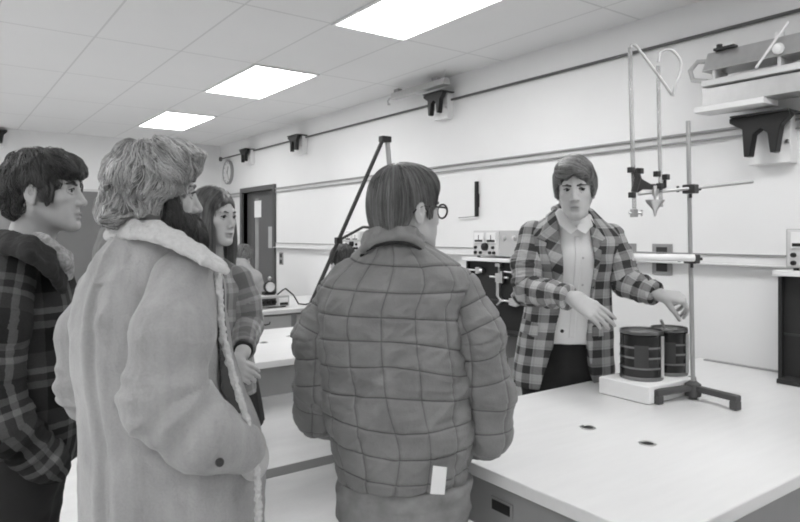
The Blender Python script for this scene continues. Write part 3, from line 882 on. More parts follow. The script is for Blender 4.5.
def arc(pts, n=8):
    """smooth curve through points"""
    P = [np.asarray(p, float) for p in pts]; P = [2 * P[0] - P[1]] + P + [2 * P[-1] - P[-2]]; out = []
    for i in range(1, len(P) - 2):
        for k in range(n):
            t = k / n; a, b_, c, d = P[i-1], P[i], P[i+1], P[i+2]
            out.append(.5 * ((2*b_) + (c-a)*t + (2*a-5*b_+4*c-d)*t*t + (3*b_-a-3*c+d)*t**3))
    out.append(P[-2]); return out
tubething('rubber_hose', arc([W(630, 49, 2.53), W(632, 45, 2.53), W(637, 47, 2.52), W(646, 59, 2.51), W(660, 78, 2.5), W(672, 95, 2.5)]), .0055, 'rubber', 'pale rubber hose drooping from the taller glass tube', 'hose')
tubething('rubber_hose', arc([W(658, 62, 2.53), W(661, 52, 2.53), W(671, 50, 2.52), W(680, 60, 2.51), W(680, 72, 2.5), W(675, 86, 2.49), W(673, 96, 2.49)]), .005, 'rubber', 'second pale rubber hose curling over from the shorter glass tube', 'hose')
t2 = empty('pinch_clip', W(634, 213, 2.53), 0, 'tiny pinch clip at the foot of the taller glass tube', 'clip')
MB().cyl(tuple(-RT * .02), tuple(RT * .03), .005, 8).build('screw', M['steel_rod'], t2)
MB().box((-.012, -.012, -.016), (.012, .012, .016)).build('body', M['steel_rod'], t2, bevel=.003)
MB().cyl(tuple(RT * .03 - UP * .012), tuple(RT * .03 + UP * .012), .004, 8).build('wing', M['steel_rod'], t2)

# white slab with two dark tins
def tabpt(px, py, z=ZT):
    s = (HCAM - z) * FPX / (py - CY); return W(px, py, s)
ca, cb, cc = tabpt(600, 394.5), tabpt(651, 407), tabpt(694, 389)
e1 = cb - ca; e2 = cc - cb
u1 = e1 / np.linalg.norm(e1)
base = ca; ca = ca + FW * .02 + UP * .001
u2 = np.array([-u1[1], u1[0], 0]) 
L1 = np.linalg.norm(e1) ; L2 = .30
HS = .068
o = MB().box((0, 0, 0), (L1, L2, HS), Matrix.Rotation(math.atan2(u1[1], u1[0]), 4, 'Z')).build('foam_block', M['foam'], loc=ca, bevel=.006)
tag(o, 'white foam block under the two dark tins on the foreground table', 'block')
def tin(c, r, h, label, rz):
    t = empty('metal_tin', c, rz, label, 'tin', 'two dark tins on the white block')
    prof = [(0, 0), (r * .97, 0), (r, .004), (r, .012), (r * .975, .016)]
    for k in range(4):
        z0 = .016 + (h - .034) * (k / 4); z1 = .016 + (h - .034) * ((k + 1) / 4)
        prof += [(r * .975, z1 - .012), (r * .99, z1 - .006), (r * .975, z1)] if k < 3 else [(r * .975, z1)]
    prof += [(r, h - .014), (r, h - .004), (r * .985, h), (r * .94, h - .001), (r * .93, h - .008), (0, h - .008)]
    MB().lathe(prof[4:-6], (0, 0, 0), 56).build('body', M['tin'], t, smooth=True)
    MB().lathe(prof[:5], (0, 0, 0), 56).build('bottom_rim', M['tin_rim'], t, smooth=True)
    MB().lathe(prof[-6:], (0, 0, 0), 56).build('top_rim', M['tin_rim'], t, smooth=True)
    for k in range(3):
        z1 = .016 + (h - .034) * ((k + 1) / 4) - .006
        MB().lathe([(r * .988, -.004), (r * 1.0, -.002), (r * 1.0, .002), (r * .988, .004)], (0, 0, z1), 56).build('bead', M['tin_rim'], t, smooth=True)
    # stuck-on label and side seam
    lb = MB(); n = 10
    vs = []; 
    for i in range(n + 1):
        q = -.32 + .64 * i / n
        for z in (.055, .145): vs.append((r * 1.004 * math.cos(q), r * 1.004 * math.sin(q), z * h / .2))
    lb.raw(vs, [(2*i, 2*i+2, 2*i+3, 2*i+1) for i in range(n)])
    lb.build('paper_label', M['tin_label'], t, smooth=True)
    MB().box((r * .975 * math.cos(1.15) - .006, r * .985 * math.sin(1.15) - .004, .014), (r * .975 * math.cos(1.15) + .006, r * .985 * math.sin(1.15) + .008, h - .02)).build('seam', M['chrome'], t, bevel=.002)
    return t
M['tin'] = mat('dark_glossy_tin', .02, .2, 0.0, var=.15, spec=.45)
M['tin_rim'] = mat('tin_rim', .22, .3, .9, var=.1)
M['tin_label'] = mat('dark_label', .05, .5, var=.2)
zt = ZT + HS
p1 = W(641.5, 377, 2.63); p1[2] = zt; p2 = W(669, 372, 2.71); p2[2] = zt
yawc = math.atan2(-p1[1], -p1[0])
tin(p1, .085, .197, 'front dark tin with metal bands, on the left of the white block', yawc)
tin(p2, .074, .195, 'rear dark tin half hidden behind the first on the white block', yawc)
a0 = p2 + np.array([0, -.02, .19]); 
o = MB().tube([W(669, 331, 2.72) - a0 - UP*.03, W(661, 320, 2.70) - a0], .006, 10).build('pencil', M['grey'], smooth=True, loc=a0)
tag(o, 'short grey stick leaning out of the rear tin', 'stick')
flat('ruler', (3.24, 1.52, ZT), (-.012, -.26, 0), (.012, .26, .006), 'grey', 'narrow grey strip lying on the table along the wall', 'ruler')  # grey strip along the table's joint with the wall
# ------------------------------------------------------------------ people: shared anatomy
HB = .0028      # body grid
def nrm(v): v = np.asarray(v, float); return v / (np.linalg.norm(v) + 1e-12)

class Frame:
    """right-handed frame: x to the person's right, y forward, z up"""
    def __init__(s, o, yaw, pitch=0, roll=0, sc=1.0, sx=1.0):
        """yaw: degrees clockwise from the view direction; pitch: down; roll: towards own right"""
        a = math.radians(yaw); d = FW * math.cos(a) + RT * math.sin(a); r = np.cross(d, UP)
        p = math.radians(pitch); d2 = d * math.cos(p) - UP * math.sin(p); u2 = UP * math.cos(p) + d * math.sin(p)
        q = math.radians(roll); r2 = r * math.cos(q) - u2 * math.sin(q); u3 = u2 * math.cos(q) + r * math.sin(q)
        s.o = np.asarray(o, float); s.M = np.stack([r2, d2, u3], 1); s.sc = sc; s.k = np.array([sx, 1.0, 1.0])
    def p(s, x, y, z): return s.o + s.M @ (np.array([x, y, z]) * s.k * s.sc)
    def loc(s, P): return ((np.asarray(P) - s.o) @ s.M) / s.sc / s.k
    def wor(s, L): return s.o + (np.asarray(L) * s.k * s.sc) @ s.M.T

def head(S, F, nose=1.0, jaw=1.0, neck=None, nr=.052, ears=True, brow=1.0):
    c = F.sc
    def ell(x, y, z, a, b, d, k=.01, op='u'): S.ell(F.p(x, y, z), (a * c * F.k[0], b * c, d * c), k * c, op, F.M)
    def cone(a, b, ra, rb, k=.01, op='u'): S.cone(F.p(*a), F.p(*b), ra * c, rb * c, k * c, op)
    ell(0, -.018, .030, .076, .097, .086, .01)
    ell(0, .026, -.022, .054 + .006 * jaw, .066, .088, .03)
    ell(0, .038, -.080, .043 * jaw, .046, .032, .03)
    for s in (-1, 1): cone((s * (.045 + .009 * jaw), -.006, -.05), (s * .020 * jaw, .066, -.099), .016, .015, .022)
    cone((-.008, .076, -.101), (.008, .076, -.101), .016, .016, .02)
    for s in (-1, 1):
        ell(s * .044, .054, -.026, .021, .022, .017, .02)
        ell(s * .031, .058, -.062, .018, .021, .025, .02)
    cone((-.034, .073, .021), (.034, .073, .021), .012 * brow, .012 * brow, .014)
    for s in (-1, 1): ell(s * .032, .098, .001, .020, .026, .0138, .010, 's')
    # lids
    for s in (-1, 1):
        cone((s * .019, .0825, .003), (s * .032, .0860, .0086), .0028, .0034, .003); cone((s * .032, .0860, .0086), (s * .045, .0765, .003), .0034, .0028, .003)
        cone((s * .020, .0815, -.004), (s * .032, .0842, -.0090), .0026, .0030, .003); cone((s * .032, .0842, -.0090), (s * .045, .0760, -.003), .0030, .0026, .003)
    cone((0, .080, .012), (0, .098 + .008 * nose, -.034), .0075, .0098 * nose, .014)
    for s in (-1, 1): ell(s * .0125, .094, -.039, .008, .010, .0075, .007)
    for s in (-1, 1): ell(s * .006, .100, -.0475, .004, .005, .004, .003, 's')
    ell(0, .088, -.0665, .023, .012, .0055, .006); ell(0, .0855, -.0775, .020, .012, .0065, .006)
    ell(0, .1025, -.0715, .0205, .013, .0032, .002, 's')
    ell(0, .094, -.089, .018, .006, .004, .006, 's')
    if ears:
        for s in (-1, 1):
            ell(s * .079, -.012, -.010, .0075, .0185, .031, .008)
            ell(s * .0885, -.005, -.006, .007, .0115, .020, .004, 's'); ell(s * .082, -.010, -.008, .004, .006, .009, .003, 's')
            ell(s * .079, -.006, -.036, .006, .009, .010, .005)
    if neck is not None:
        S.cone(F.p(0, -.022, -.055), neck, nr * c, nr * 1.08 * c, .03)

def head_tone(F, V, beard=0.0):
    L = F.loc(V); t = np.ones(len(V))
    lips = np.exp(-((L[:, 0] / .023) ** 4)) * np.exp(-(((L[:, 2] + .072) / .0115) ** 4)) * (L[:, 1] > .07)
    t *= 1 - .38 * lips
    if beard:
        g = (L[:, 2] < -.045) & (L[:, 1] > 0); t = np.where(g, t * (1 - beard), t)
    far = np.abs(L).max(1) > .3
    return np.where(far, 1.0, t)

def eyes(parent, F, org, look=(0, 0), v=.62):
    for s in (-1, 1):
        c = F.p(s * .032, .0735, -.0005); r = .0118 * F.sc
        d = nrm(F.M @ np.array([math.sin(math.radians(look[0])), math.cos(math.radians(look[0])), math.sin(math.radians(look[1]))]))
        e = MB().lathe([(r * math.sin(q), -r * math.cos(q)) for q in np.linspace(0, math.pi, 13)], c, 20, d).build('eye', M['eye'], parent, org, smooth=True)
        L_ = Sdf(); L_.chain([F.p(s * .0185, .0850, .0025), F.p(s * .032, .0888, .0068), F.p(s * .046, .0792, .0015)], [.0014, .0022, .0015], .002)
        Vl, Ql = mesh_sdf(L_, .0012); link_mesh('eyelashes', Vl, Ql, M['black'], e, org)
        MB().lathe([(.0074 * F.sc, r * .80), (.0055 * F.sc, r * .93), (0, r * 1.02)], c, 18, d).build('iris', M['iris'], e, org, smooth=True)
def bind(o, root):      # children keep world-built coordinates: vertices are stored relative to the root
    o.parent = root

def brows(parent, F, org, mname, th=.0042, z=.021):
    S = Sdf()
    for s in (-1, 1):
        S.chain([F.p(s * .013, .0885, z - .003), F.p(s * .030, .0880, z + .001), F.p(s * .050, .0745, z - .002)], [th * F.sc, th * .95 * F.sc, th * .6 * F.sc], .004)
    V, Q = mesh_sdf(S, .0018)
    link_mesh('eyebrows', V, Q, M[mname], parent, org, attrs={'tone': ('FLOAT', .25 + .25 * rng.random(len(V)))})

def hand(S, wrist, f, n, t, curls, sc=1.0, spread=.1, thumb=(.55, .6, .35, 25)):
    """f towards the fingers, n the way the palm faces, t towards the thumb"""
    f, n, t = nrm(f), nrm(n), nrm(t); w = np.asarray(wrist, float)
    K = [(.030, .088), (.010, .093), (-.010, .089), (-.028, .080)]
    Ln = [(.042, .026, .021), (.046, .029, .022), (.042, .027, .022), (.033, .021, .019)]
    for i, (lt, lf) in enumerate(K):
        S.cone(w + (t * lt * .55 + f * .012 - n * .001) * sc, w + (t * lt + f * lf) * sc, .0155 * sc, .0115 * sc, .014 * sc)
    for i, (lt, lf) in enumerate(K):
        p = w + (t * lt + f * lf) * sc; a = 0; d0 = nrm(f + t * lt * spread * 30 * .1)
        for j, L in enumerate(Ln[i]):
            a += math.radians(curls[i][j]); d = d0 * math.cos(a) + n * math.sin(a)
            q = p + d * L * sc; r0 = (.0092, .0082, .0074)[j]; r1 = (.0082, .0074, .0062)[j]
            S.cone(p, q, r0 * sc, r1 * sc, .003 if j else .006); p = q
    b = w + (f * .022 + t * .022) * sc
    d = nrm(f * thumb[0] + t * thumb[1] + n * thumb[2]); p = b + d * .045 * sc
    S.cone(b, p, .0165 * sc, .0115 * sc, .012 * sc)
    a = math.radians(thumb[3]); d2 = nrm(d * math.cos(a) + nrm(f * .8 + n * .6 - t * .2) * math.sin(a)); q = p + d2 * .032 * sc
    S.cone(p, q, .0105 * sc, .0095 * sc, .004); S.cone(q, q + nrm(d2 + n * .2) * .026 * sc, .0095 * sc, .0075 * sc, .003)

def limb_uv(V, pts):
    pts = [np.asarray(p, float) for p in pts]; best = np.full(len(V), 1e9); u = np.zeros(len(V)); v = np.zeros(len(V)); acc = 0
    for a, b in zip(pts[:-1], pts[1:]):
        d = b - a; L = np.linalg.norm(d); d = d / L
        t = (V - a) @ d; tc = np.clip(t, 0, L); q = V - a - tc[:, None] * d; r = np.linalg.norm(q, axis=1)
        x = np.cross(d, FW); x = nrm(x); y = np.cross(d, x)          # seam on the far side
        yy = y if y @ FW < 0 else -y
        an = np.arctan2(q @ x, q @ yy); m = r < best
        best = np.where(m, r, best); u = np.where(m, an * .062, u); v = np.where(m, acc + t, v); acc += L
    return np.stack([u, v, np.zeros(len(V))], 1)

def torso_uv(V, secs, rad=None):
    z = np.array([q[0][2] for q in secs]); 
    cx = np.interp(V[:, 2], z, [q[0][0] for q in secs]); cy = np.interp(V[:, 2], z, [q[0][1] for q in secs])
    rx = np.interp(V[:, 2], z, [q[1] for q in secs]); ry = np.interp(V[:, 2], z, [q[2] for q in secs])
    q = np.stack([V[:, 0] - cx, V[:, 1] - cy], 1)
    a = (q @ RT[:2]) / rx; b = -(q @ FW[:2]) / ry
    R = rad or float(np.mean([(s_[1] + s_[2]) / 2 for s_ in secs]))
    return np.stack([np.arctan2(a, b) * R, V[:, 2], np.zeros(len(V))], 1)

def sec(py, xl, xr, s, ry, yaw=0):
    c = W((xl + xr) / 2, py, s); a = math.radians(yaw)
    return (c, (xr - xl) / 2 / FPX * s, ry, RT * math.cos(a) - FW * math.sin(a))

def garment(name, S, matname, parent, org, uv=None, disp=None, h=.0042, lo=None, hi=None, sm=1, tone=None, warp=None):
    V, Q = mesh_sdf(S, h, lo, hi)
    if sm: V = relax(V, Q, sm, .5)
    C = uv(V) if uv else V
    if disp is not None:
        N = vnormals(V, Q); V = V + N * disp(V, C)[:, None]
    at = {'cloth': ('FLOAT_VECTOR', warp(C) if warp else C)}
    if tone is not None: at['tone'] = ('FLOAT', tone(V))
    return link_mesh(name, V, Q, M[matname], parent, org, attrs=at)

def pxpoly(S, pts, s, hd, k=.004, op='u', rd=0.0):
    o = W(CX, CY, s); q = [((x - CX) / FPX * s, (CY - y) / FPX * s) for x, y in pts]
    return S.poly(q, o, RT, UP, hd, k, op, rd)

def patch(name, base, off, pts, s, hd, matname, parent, org, uv=None, disp=None, h=.003, extra=None, sm=2):
    S = Sdf(); pxpoly(S, pts, s, hd); S.shell(base, off, .003)
    if extra: extra(S)
    o = W(CX, CY, s); P = np.array([W(x, y, s) for x, y in pts])
    lo = P.min(0) - hd; hi = P.max(0) + hd; lo[2] = P[:, 2].min() - .01; hi[2] = P[:, 2].max() + .01
    return garment(name, S, matname, parent, org, uv, disp, h, lo, hi, sm)

def folds(V, C, amp, fu, fv, seed=0, wgt=None):
    n = fbm(np.stack([C[:, 0] * fu, C[:, 1] * fv, V[:, 2] * 3], 1), seed, 3)
    d = amp * (1 - 2 * np.sqrt(n * n + .012)) * .6 + amp * .4 * n
    return d if wgt is None else d * wgt

def bodyfig(P, label, group=None, skin='skin', beard=0.0, hb=None):
    """the body as ONE continuous skin; P holds joints in world coordinates"""
    S = Sdf(); T = P['neck']
    head(S, P['F'], P.get('nose', 1), P.get('jaw', 1), T, P.get('nr', .054), P.get('ears', True))
    shc = (P['sL'] + P['sR']) / 2; hpc = (P['hL'] + P['hR']) / 2
    sl = P.get('slim', .82)
    S.cone(T, shc - UP * .03, .050 * P.get('nr', .05) / .05, .07 * sl, .03)
    for k in 'LR': S.cone(shc - UP * .012, P['s' + k] - UP * .01, .055 * sl, .046 * sl, .03)
    ax = nrm(P['sR'] - P['sL']) ; fw = nrm(np.cross(UP, ax)); Rm = np.stack([ax, fw, np.cross(ax, fw)], 1)
    S.ell(shc - UP * .19, (.130 * sl, .085 * sl, .18), .04, 'u', Rm); S.ell((shc + hpc) / 2 - UP * .06, (.115 * sl, .08 * sl, .20), .04, 'u', Rm); S.ell(hpc, (.135 * sl, .09 * sl, .12), .04, 'u', Rm)
    for k in 'LR':
        S.chain([P['s' + k], P['e' + k], P['w' + k]], [.044 * sl, .036, .027], .02, .03)
        S.chain([P['h' + k], P['k' + k], P['a' + k]], [.072 * sl, .05, .034], .03, .04)
        ft = P['a' + k] + P['ff'] * .13; ft = np.array([ft[0], ft[1], .035]); hl = P['a' + k] - P['ff'] * .03; hl = np.array([hl[0], hl[1], .04])
        S.cone(hl, ft, .03, .026, .03); S.cone(P['a' + k], hl, .034, .03, .03)
        if 'hand' + k in P: hand(S, P['w' + k], *P['hand' + k][:4], **P['hand' + k][4])
        else:
            S.ell(P['w' + k] + nrm(P['w' + k] - P['e' + k]) * .05, (.035, .035, .05), .02)
    V, Q = mesh_sdf(S, hb or HB); V = relax(V, Q, 1, .3)
    org = np.array([hpc[0], hpc[1], 0.0])
    o = link_mesh('person', V, Q, M[skin], None, org, attrs={'tone': ('FLOAT', head_tone(P['F'], V, beard))})
    o.location = org
    tag(o, label, 'person', group)
    return o, org

def trousers(P, parent, org, matname, r=(.098, .075, .062), seat=.02, ztop=None, name='trousers', disp=.004):
    S = Sdf(); hpc = (P['hL'] + P['hR']) / 2
    ax = nrm(P['hR'] - P['hL']); fw = nrm(np.cross(UP, ax)); Rm = np.stack([ax, fw, np.cross(ax, fw)], 1)
    S.ell(hpc + UP * .03, (P.get('hipw', .165), P.get('hipd', .115), .17), .02, 'u', Rm)
    S.ell(hpc + UP * .12, (P.get('hipw', .165) * .95, P.get('hipd', .115) * .95, .2), .03, 'u', Rm)
    S.ell(hpc + UP * .21, (P.get('hipw', .165) * .98, P.get('hipd', .115) + .004, .16), .03, 'u', Rm)
    for k in 'LR':
        an = P['a' + k].copy(); an[2] = .105 if an[2] < .2 else an[2]
        S.chain([P['h' + k], P['k' + k], an], list(r), .03, .05)
    S.half(hpc + UP * (.13 if ztop is None else ztop - hpc[2]), UP)
    uv = lambda V: V - org
    return garment(name, S, matname, parent, org, uv, lambda V, C: disp * fbm(np.stack([V[:, 0] * 9, V[:, 1] * 9, V[:, 2] * 18], 1), 5, 3), .006)

def shoes(P, parent, org, matname='shoe'):
    for k in 'LR':
        S = Sdf(); a = P['a' + k]; d = P['ff']; p0 = np.array([a[0], a[1], .045])
        S.cone(p0 - d * .05, p0 + d * .03, .043, .046, .02); S.cone(p0 + d * .03, p0 + d * .17 - UP * .008, .046, .036, .03)
        S.cone(p0, p0 + UP * .06, .042, .046, .02); S.half((0, 0, .002), -UP)
        V, Q = mesh_sdf(S, .006); link_mesh('shoe', V, Q, M[matname], parent, org)

# ------------------------------------------------------------------ hair
def hairdo(parent, F, org, H, crown, flow, cover, matname, n=1500, steps=14, step=.009, rad=.0016, name='hair', seed=3, base_h=.003,
           lift=(-.004, .0025), wave=0.0, wfreq=60, rough=None, tonef=None, clump=.35, grav=0.0, lump=.004):
    """H: hair volume (Sdf in head coordinates); locks grow along flow() hugging its surface"""
    r = np.random.default_rng(seed)
    if rough: H.nz = (rough[0], rough[1], seed)
    V, Q = mesh_sdf(H, base_h); V = relax(V, Q, 1, .4)
    N = vnormals(V, Q)
    V = V + N * (lump * (fbm(V * np.array([70, 70, 22]), seed, 3)) - .002)[:, None]
    # seeds spread over the surface
    ar = np.linalg.norm(np.cross(V[Q[:, 2]] - V[Q[:, 0]], V[Q[:, 3]] - V[Q[:, 1]]), axis=1)
    f = r.choice(len(Q), n, p=ar / ar.sum()); p = V[Q[f]].mean(1) + r.normal(0, .002, (n, 3))
    lev = r.uniform(lift[0], lift[1], n)
    def grad(p):
        e = .0025; g = np.stack([H.ev(p + d, False) - H.ev(p - d, False) for d in np.eye(3) * e], 1) / (2 * e)
        return g / (np.linalg.norm(g, axis=1, keepdims=True) + 1e-9)
    ph = 5 * vnoise(p * 11, seed + 50) + r.normal(0, .35, n); pts = []; ok = np.ones(n, bool); alive = []
    for i in range(steps):
        g = grad(p); d = H.ev(p, False) - lev
        p = p - g * np.clip(d, -.012, .012)[:, None]
        pts.append(p.copy()); alive.append(ok.copy())
        v = flow(p) + r.normal(0, .05, (n, 3))
        if wave:
            v = v + wave * np.cross(v, g) * np.sin(wfreq * .01 * i * 2 + ph + 3 * vnoise(p * 25, 9) * 2)[:, None]
        v = v - g * (v * g).sum(1)[:, None]; v = v / (np.linalg.norm(v, axis=1, keepdims=True) + 1e-9)
        p = p + v * step
        ok = ok & cover(p)
    pts = np.stack(pts, 1)                       # n, steps, 3
    alive = np.stack(alive, 1); ln = alive.sum(1)
    tone_s = np.clip(.5 + clump * r.normal(0, 1, n) * .5 + .35 * vnoise(pts[:, 0] * 40, 5), 0, 1)
    vs = []; fs = []; tn = []; k = 3; b = 0
    g0 = None
    for m in range(steps):
        t = pts[:, min(m + 1, steps - 1)] - pts[:, max(m - 1, 0)]; t /= np.linalg.norm(t, axis=1, keepdims=True) + 1e-9
        a = np.cross(t, np.array([.3, .4, .86])); a /= np.linalg.norm(a, axis=1, keepdims=True) + 1e-9; c = np.cross(t, a)
        q = np.clip((m + .3) / np.maximum(ln, 2), 0, 1); rr = rad * np.minimum(1, 4 * q + .35) * np.sqrt(np.maximum(1 - q ** 2.5, .02))
        for j in range(k):
            w_ = 2 * math.pi * j / k; vs.append(pts[:, m] + rr[:, None] * (math.cos(w_) * a + math.sin(w_) * c))
    A = np.stack(vs, 1).reshape(n, steps, k, 3)
    keep = ln >= 3; A = A[keep]; ln = ln[keep]; tone_s = tone_s[keep]; nn = len(A)
    idx = np.arange(nn * steps * k).reshape(nn, steps, k)
    qs = []
    for m in range(steps - 1):
        al = ln > m + 1
        for j in range(k):
            j2 = (j + 1) % k
            qs.append(np.stack([idx[al, m, j], idx[al, m, j2], idx[al, m + 1, j2], idx[al, m + 1, j]], 1))
    Qs = np.concatenate(qs); Vs = A.reshape(-1, 3)
    used = np.unique(Qs); mp = np.full(len(Vs), -1); mp[used] = np.arange(len(used)); Vs = Vs[used]; Qs = mp[Qs]
    ts = np.repeat(tone_s, steps * k)[used]
    tb = np.full(len(V), .18) + .25 * np.clip(fbm(V * np.array([60, 60, 20]), seed, 2), -.6, .8)
    if tonef is not None: ts = ts * tonef(Vs); tb = tb * tonef(V) * .45
    VV = np.concatenate([V, Vs]); QQ = np.concatenate([Q, Qs + len(V)]); tt = np.clip(np.concatenate([tb, ts]), 0, 1)
    return link_mesh(name, F.wor(VV), QQ, M[matname], parent, org, attrs={'tone': ('FLOAT', tt)})

def crown_flow(cr, front=(0, 1, -.2), fz=.06, down=.6):
    cr = np.asarray(cr, float)
    def fl(p):
        d = p - cr; d[:, 2] *= .5; d /= np.linalg.norm(d, axis=1, keepdims=True) + 1e-6
        d[:, 2] -= down
        w = np.clip((p[:, 1] - .02) / .05, 0, 1)[:, None] * np.clip((p[:, 2] - .03) / .04, 0, 1)[:, None]
        return d * (1 - w) + np.asarray(front) * w
    return fl

M['skin'] = skin_mat('skin', .45)
M['skin_pale'] = skin_mat('skin_pale', .49)
M['eye'] = mat('eye_white', .40, .2, var=.03)
M['iris'] = mat('dark_iris', .03, .15, var=.2)
M['hair_dark'] = hair_mat('dark_hair', .012, .075)
M['hair_brown'] = hair_mat('brown_hair', .045, .36)
M['hair_fair'] = hair_mat('fair_hair', .055, .78, .45)
M['beard'] = hair_mat('dark_beard', .012, .09, .6)
M['shoe'] = mat('dark_leather', .03, .35, var=.2)
M['denim'] = mat('denim', .26, .85, var=.45, ns=22, bump=.5, bs=500, spec=.15)
M['trouser_dark'] = mat('dark_wool', .028, .85, var=.15, bump=.2, bs=300, spec=.15)
M['shirt_white'] = mat('white_shirt', .74, .8, var=.03, bump=.1, bs=300, spec=.15)
# ------------------------------------------------------------------ the man in the plaid jacket behind the table
s0 = 2.86
Fh = Frame(W(575, 188.5, 2.74), 180 + 17, 7, 2, 1.05, .89)
P = dict(F=Fh, neck=W(577, 227, 2.84), sL=W(611, 238, 2.88), sR=W(533, 236, 2.88), jaw=.95, nose=1.0, nr=.046,
         eL=W(625, 282, 2.84), wL=W(659, 295, 2.72), eR=W(527, 290, 2.80), wR=W(572, 298, 2.60),
         hL=W(592, 385, 2.98), hR=W(543, 385, 2.98))
for k in 'LR':
    P['k' + k] = np.array([*(P['h' + k][:2] - FW[:2] * .02), .5]); P['a' + k] = np.array([*P['h' + k][:2], .09])
P['ff'] = nrm(-FW + RT * .1)
P['handR'] = (nrm(RT * .80 - UP * .50 - FW * .30), nrm(FW * .80 - UP * .42 + RT*.2), nrm(UP * .75 + RT * .35 + FW * .35), [(10, 16, 10), (18, 18, 10), (24, 22, 12), (30, 26, 14)], dict(sc=1.08, thumb=(.8, .25, .55, 10)))
P['handL'] = (nrm(RT * .86 - UP * .10 - FW * .35), nrm(FW * .45 - UP * .80 - RT*.2), nrm(-FW * .75 - UP * .45 - RT * .2), [(42, 40, 15), (50, 45, 20), (55, 50, 25), (58, 50, 25)], dict(sc=1.0, thumb=(.75, .3, .7, 25)))
root, org = bodyfig(P, 'man in checked sports jacket and open white shirt behind the table, reaching over tins', skin='skin_pale')
eyes(root, Fh, org, (-24, -2)); brows(root, Fh, org, 'hair_dark', .0040, .0185)
P['hipw'] = .165
trousers(P, root, org, 'trouser_dark', ztop=W(580, 343, s0)[2]); shoes(P, root, org)
# shirt
SH = Sdf()
shs = [sec(y, a, b, s, r) for y, a, b, s, r in ((392, 534, 604, 2.96, .10), (345, 533, 606, 2.95, .105), (300, 536, 606, 2.92, .11), (255, 540, 608, 2.86, .105), (232, 552, 602, 2.85, .085), (226, 558, 595, 2.83, .082), (214, 561, 590, 2.83, .062))]
SH.loft(shs); SH.half(W(580, 344, s0), -UP)
shirt = garment('shirt', SH, 'shirt_white', root, org, None, lambda V, C: .003 * fbm(np.stack([V[:, 0] * 18, V[:, 1] * 18, V[:, 2] * 7], 1), 3, 3), .005)
# open collar wings
for pts in ([(558, 212), (563, 208), (569, 218), (577, 229), (570, 234), (561, 225)], [(590, 216), (586, 213), (582, 220), (577, 229), (585, 234), (592, 226)]):
    S = Sdf(); pxpoly(S, pts, 2.735, .006, rd=.002)
    V, Q = mesh_sdf(S, .0028); V = relax(V, Q, 2)
    # lean the wing back towards the neck
    z0 = W(0, 232, 2.735)[2]; V = V + FW * np.clip((V[:, 2] - z0) * .55, -.02, .08)[:, None]
    link_mesh('collar', V, Q, M['shirt_check'] if 'shirt_check' in M else M['shirt_white'], shirt, org)
patch('placket', SH, .004, [(579, 236), (586, 236), (584, 343), (577, 343)], 2.7, .22, 'shirt_white', shirt, org)
for py, px in ((258, 583), (285, 582.5), (312, 580)):
    MB().lathe([(0, 0), (.005, 0), (.005, .002), (0, .003)], W(px, py, 2.735 + .0007 * (py - 250)), 12, -FW).build('button', M['grey_light'], shirt, org)
# jacket
M['plaid_sport'] = plaid('sports_jacket_check', .076, [(0, .02), (.46, 1.0), (.52, .75), (.62, .95)], [(0, .02), (.46, 1.0), (.52, .75), (.62, .95)],   .045, .46, gain=1.1)
J = Sdf()
js = [sec(y, a, b, s, r) for y, a, b, s, r in ((384, 514, 613, 2.95, .130), (365, 515, 613, 2.95, .130), (340, 519, 612, 2.95, .130), (310, 525, 611, 2.94, .13), (280, 528, 612, 2.91, .13), (255, 526, 615, 2.87, .125), (240, 525, 618, 2.87, .11), (229, 534, 611, 2.86, .095), (217, 547, 600, 2.85, .07), (209, 556, 592, 2.84, .055))]
J.loft(js)
for k in 'LR': J.cone(P['s' + k] + UP * .0, (P['sL'] + P['sR']) / 2 + UP * .045, .058, .06, .03)
Jfull = Sdf(); Jfull.pr = list(J.pr)
# front opening, cut through the front half only
op = [(560, 200), (564, 240), (567, 275), (568, 318), (560, 352), (552, 378), (546, 400), (604, 400), (601, 375), (597, 345), (597, 318), (601, 275), (598, 240), (592, 200)]
pxpoly(J, op, 2.70, .205, .006, 's')
uvj = lambda V: torso_uv(V, js, .155) + np.array([.012, .0, 0])
fj = lambda V, C: folds(V, C, .008, 9, 6, 4, np.clip((W(0, 240, 2.87)[2] - V[:, 2]) / .1, .1, 1))
jack = garment('jacket', J, 'plaid_sport', root, org, uvj, fj, .0042)
jx = lambda S: None
# lapels, pocket flap, breast welt, buttons
front = 2.70
uvl = lambda V: (torso_uv(V, js, .155) @ np.array([[.86, .5, 0], [-.5, .86, 0], [0, 0, 1]]))
patch('lapel', Jfull, .011, [(561, 209), (555, 213), (546, 232), (541, 238), (551, 243), (549, 250), (558, 276), (567, 312), (569, 290), (566, 262), (563, 236)], front, .16, 'plaid_sport', jack, org, uvl)
patch('lapel', Jfull, .011, [(590, 213), (596, 218), (606, 233), (611, 239), (604, 243), (606, 251), (602, 278), (597, 312), (598, 285), (599, 262), (596, 238)], front, .16, 'plaid_sport', jack, org, uvl)
patch('pocket_flap', Jfull, .010, [(521, 322), (546, 329), (545, 344), (518, 336)], front, .24, 'plaid_sport', jack, org, lambda V: uvj(V) + np.array([.02, .014, 0]))
patch('pocket_flap', Jfull, .010, [(601, 330), (612, 328), (614, 341), (601, 343)], front, .24, 'plaid_sport', jack, org, lambda V: uvj(V) + np.array([.02, .014, 0]))
MB().lathe([(0, 0), (.008, 0), (.008, .004), (.006, .006), (0, .005)], W(562, 331, 2.81), 16, -FW).build('button', M['black'], jack, org, smooth=True)
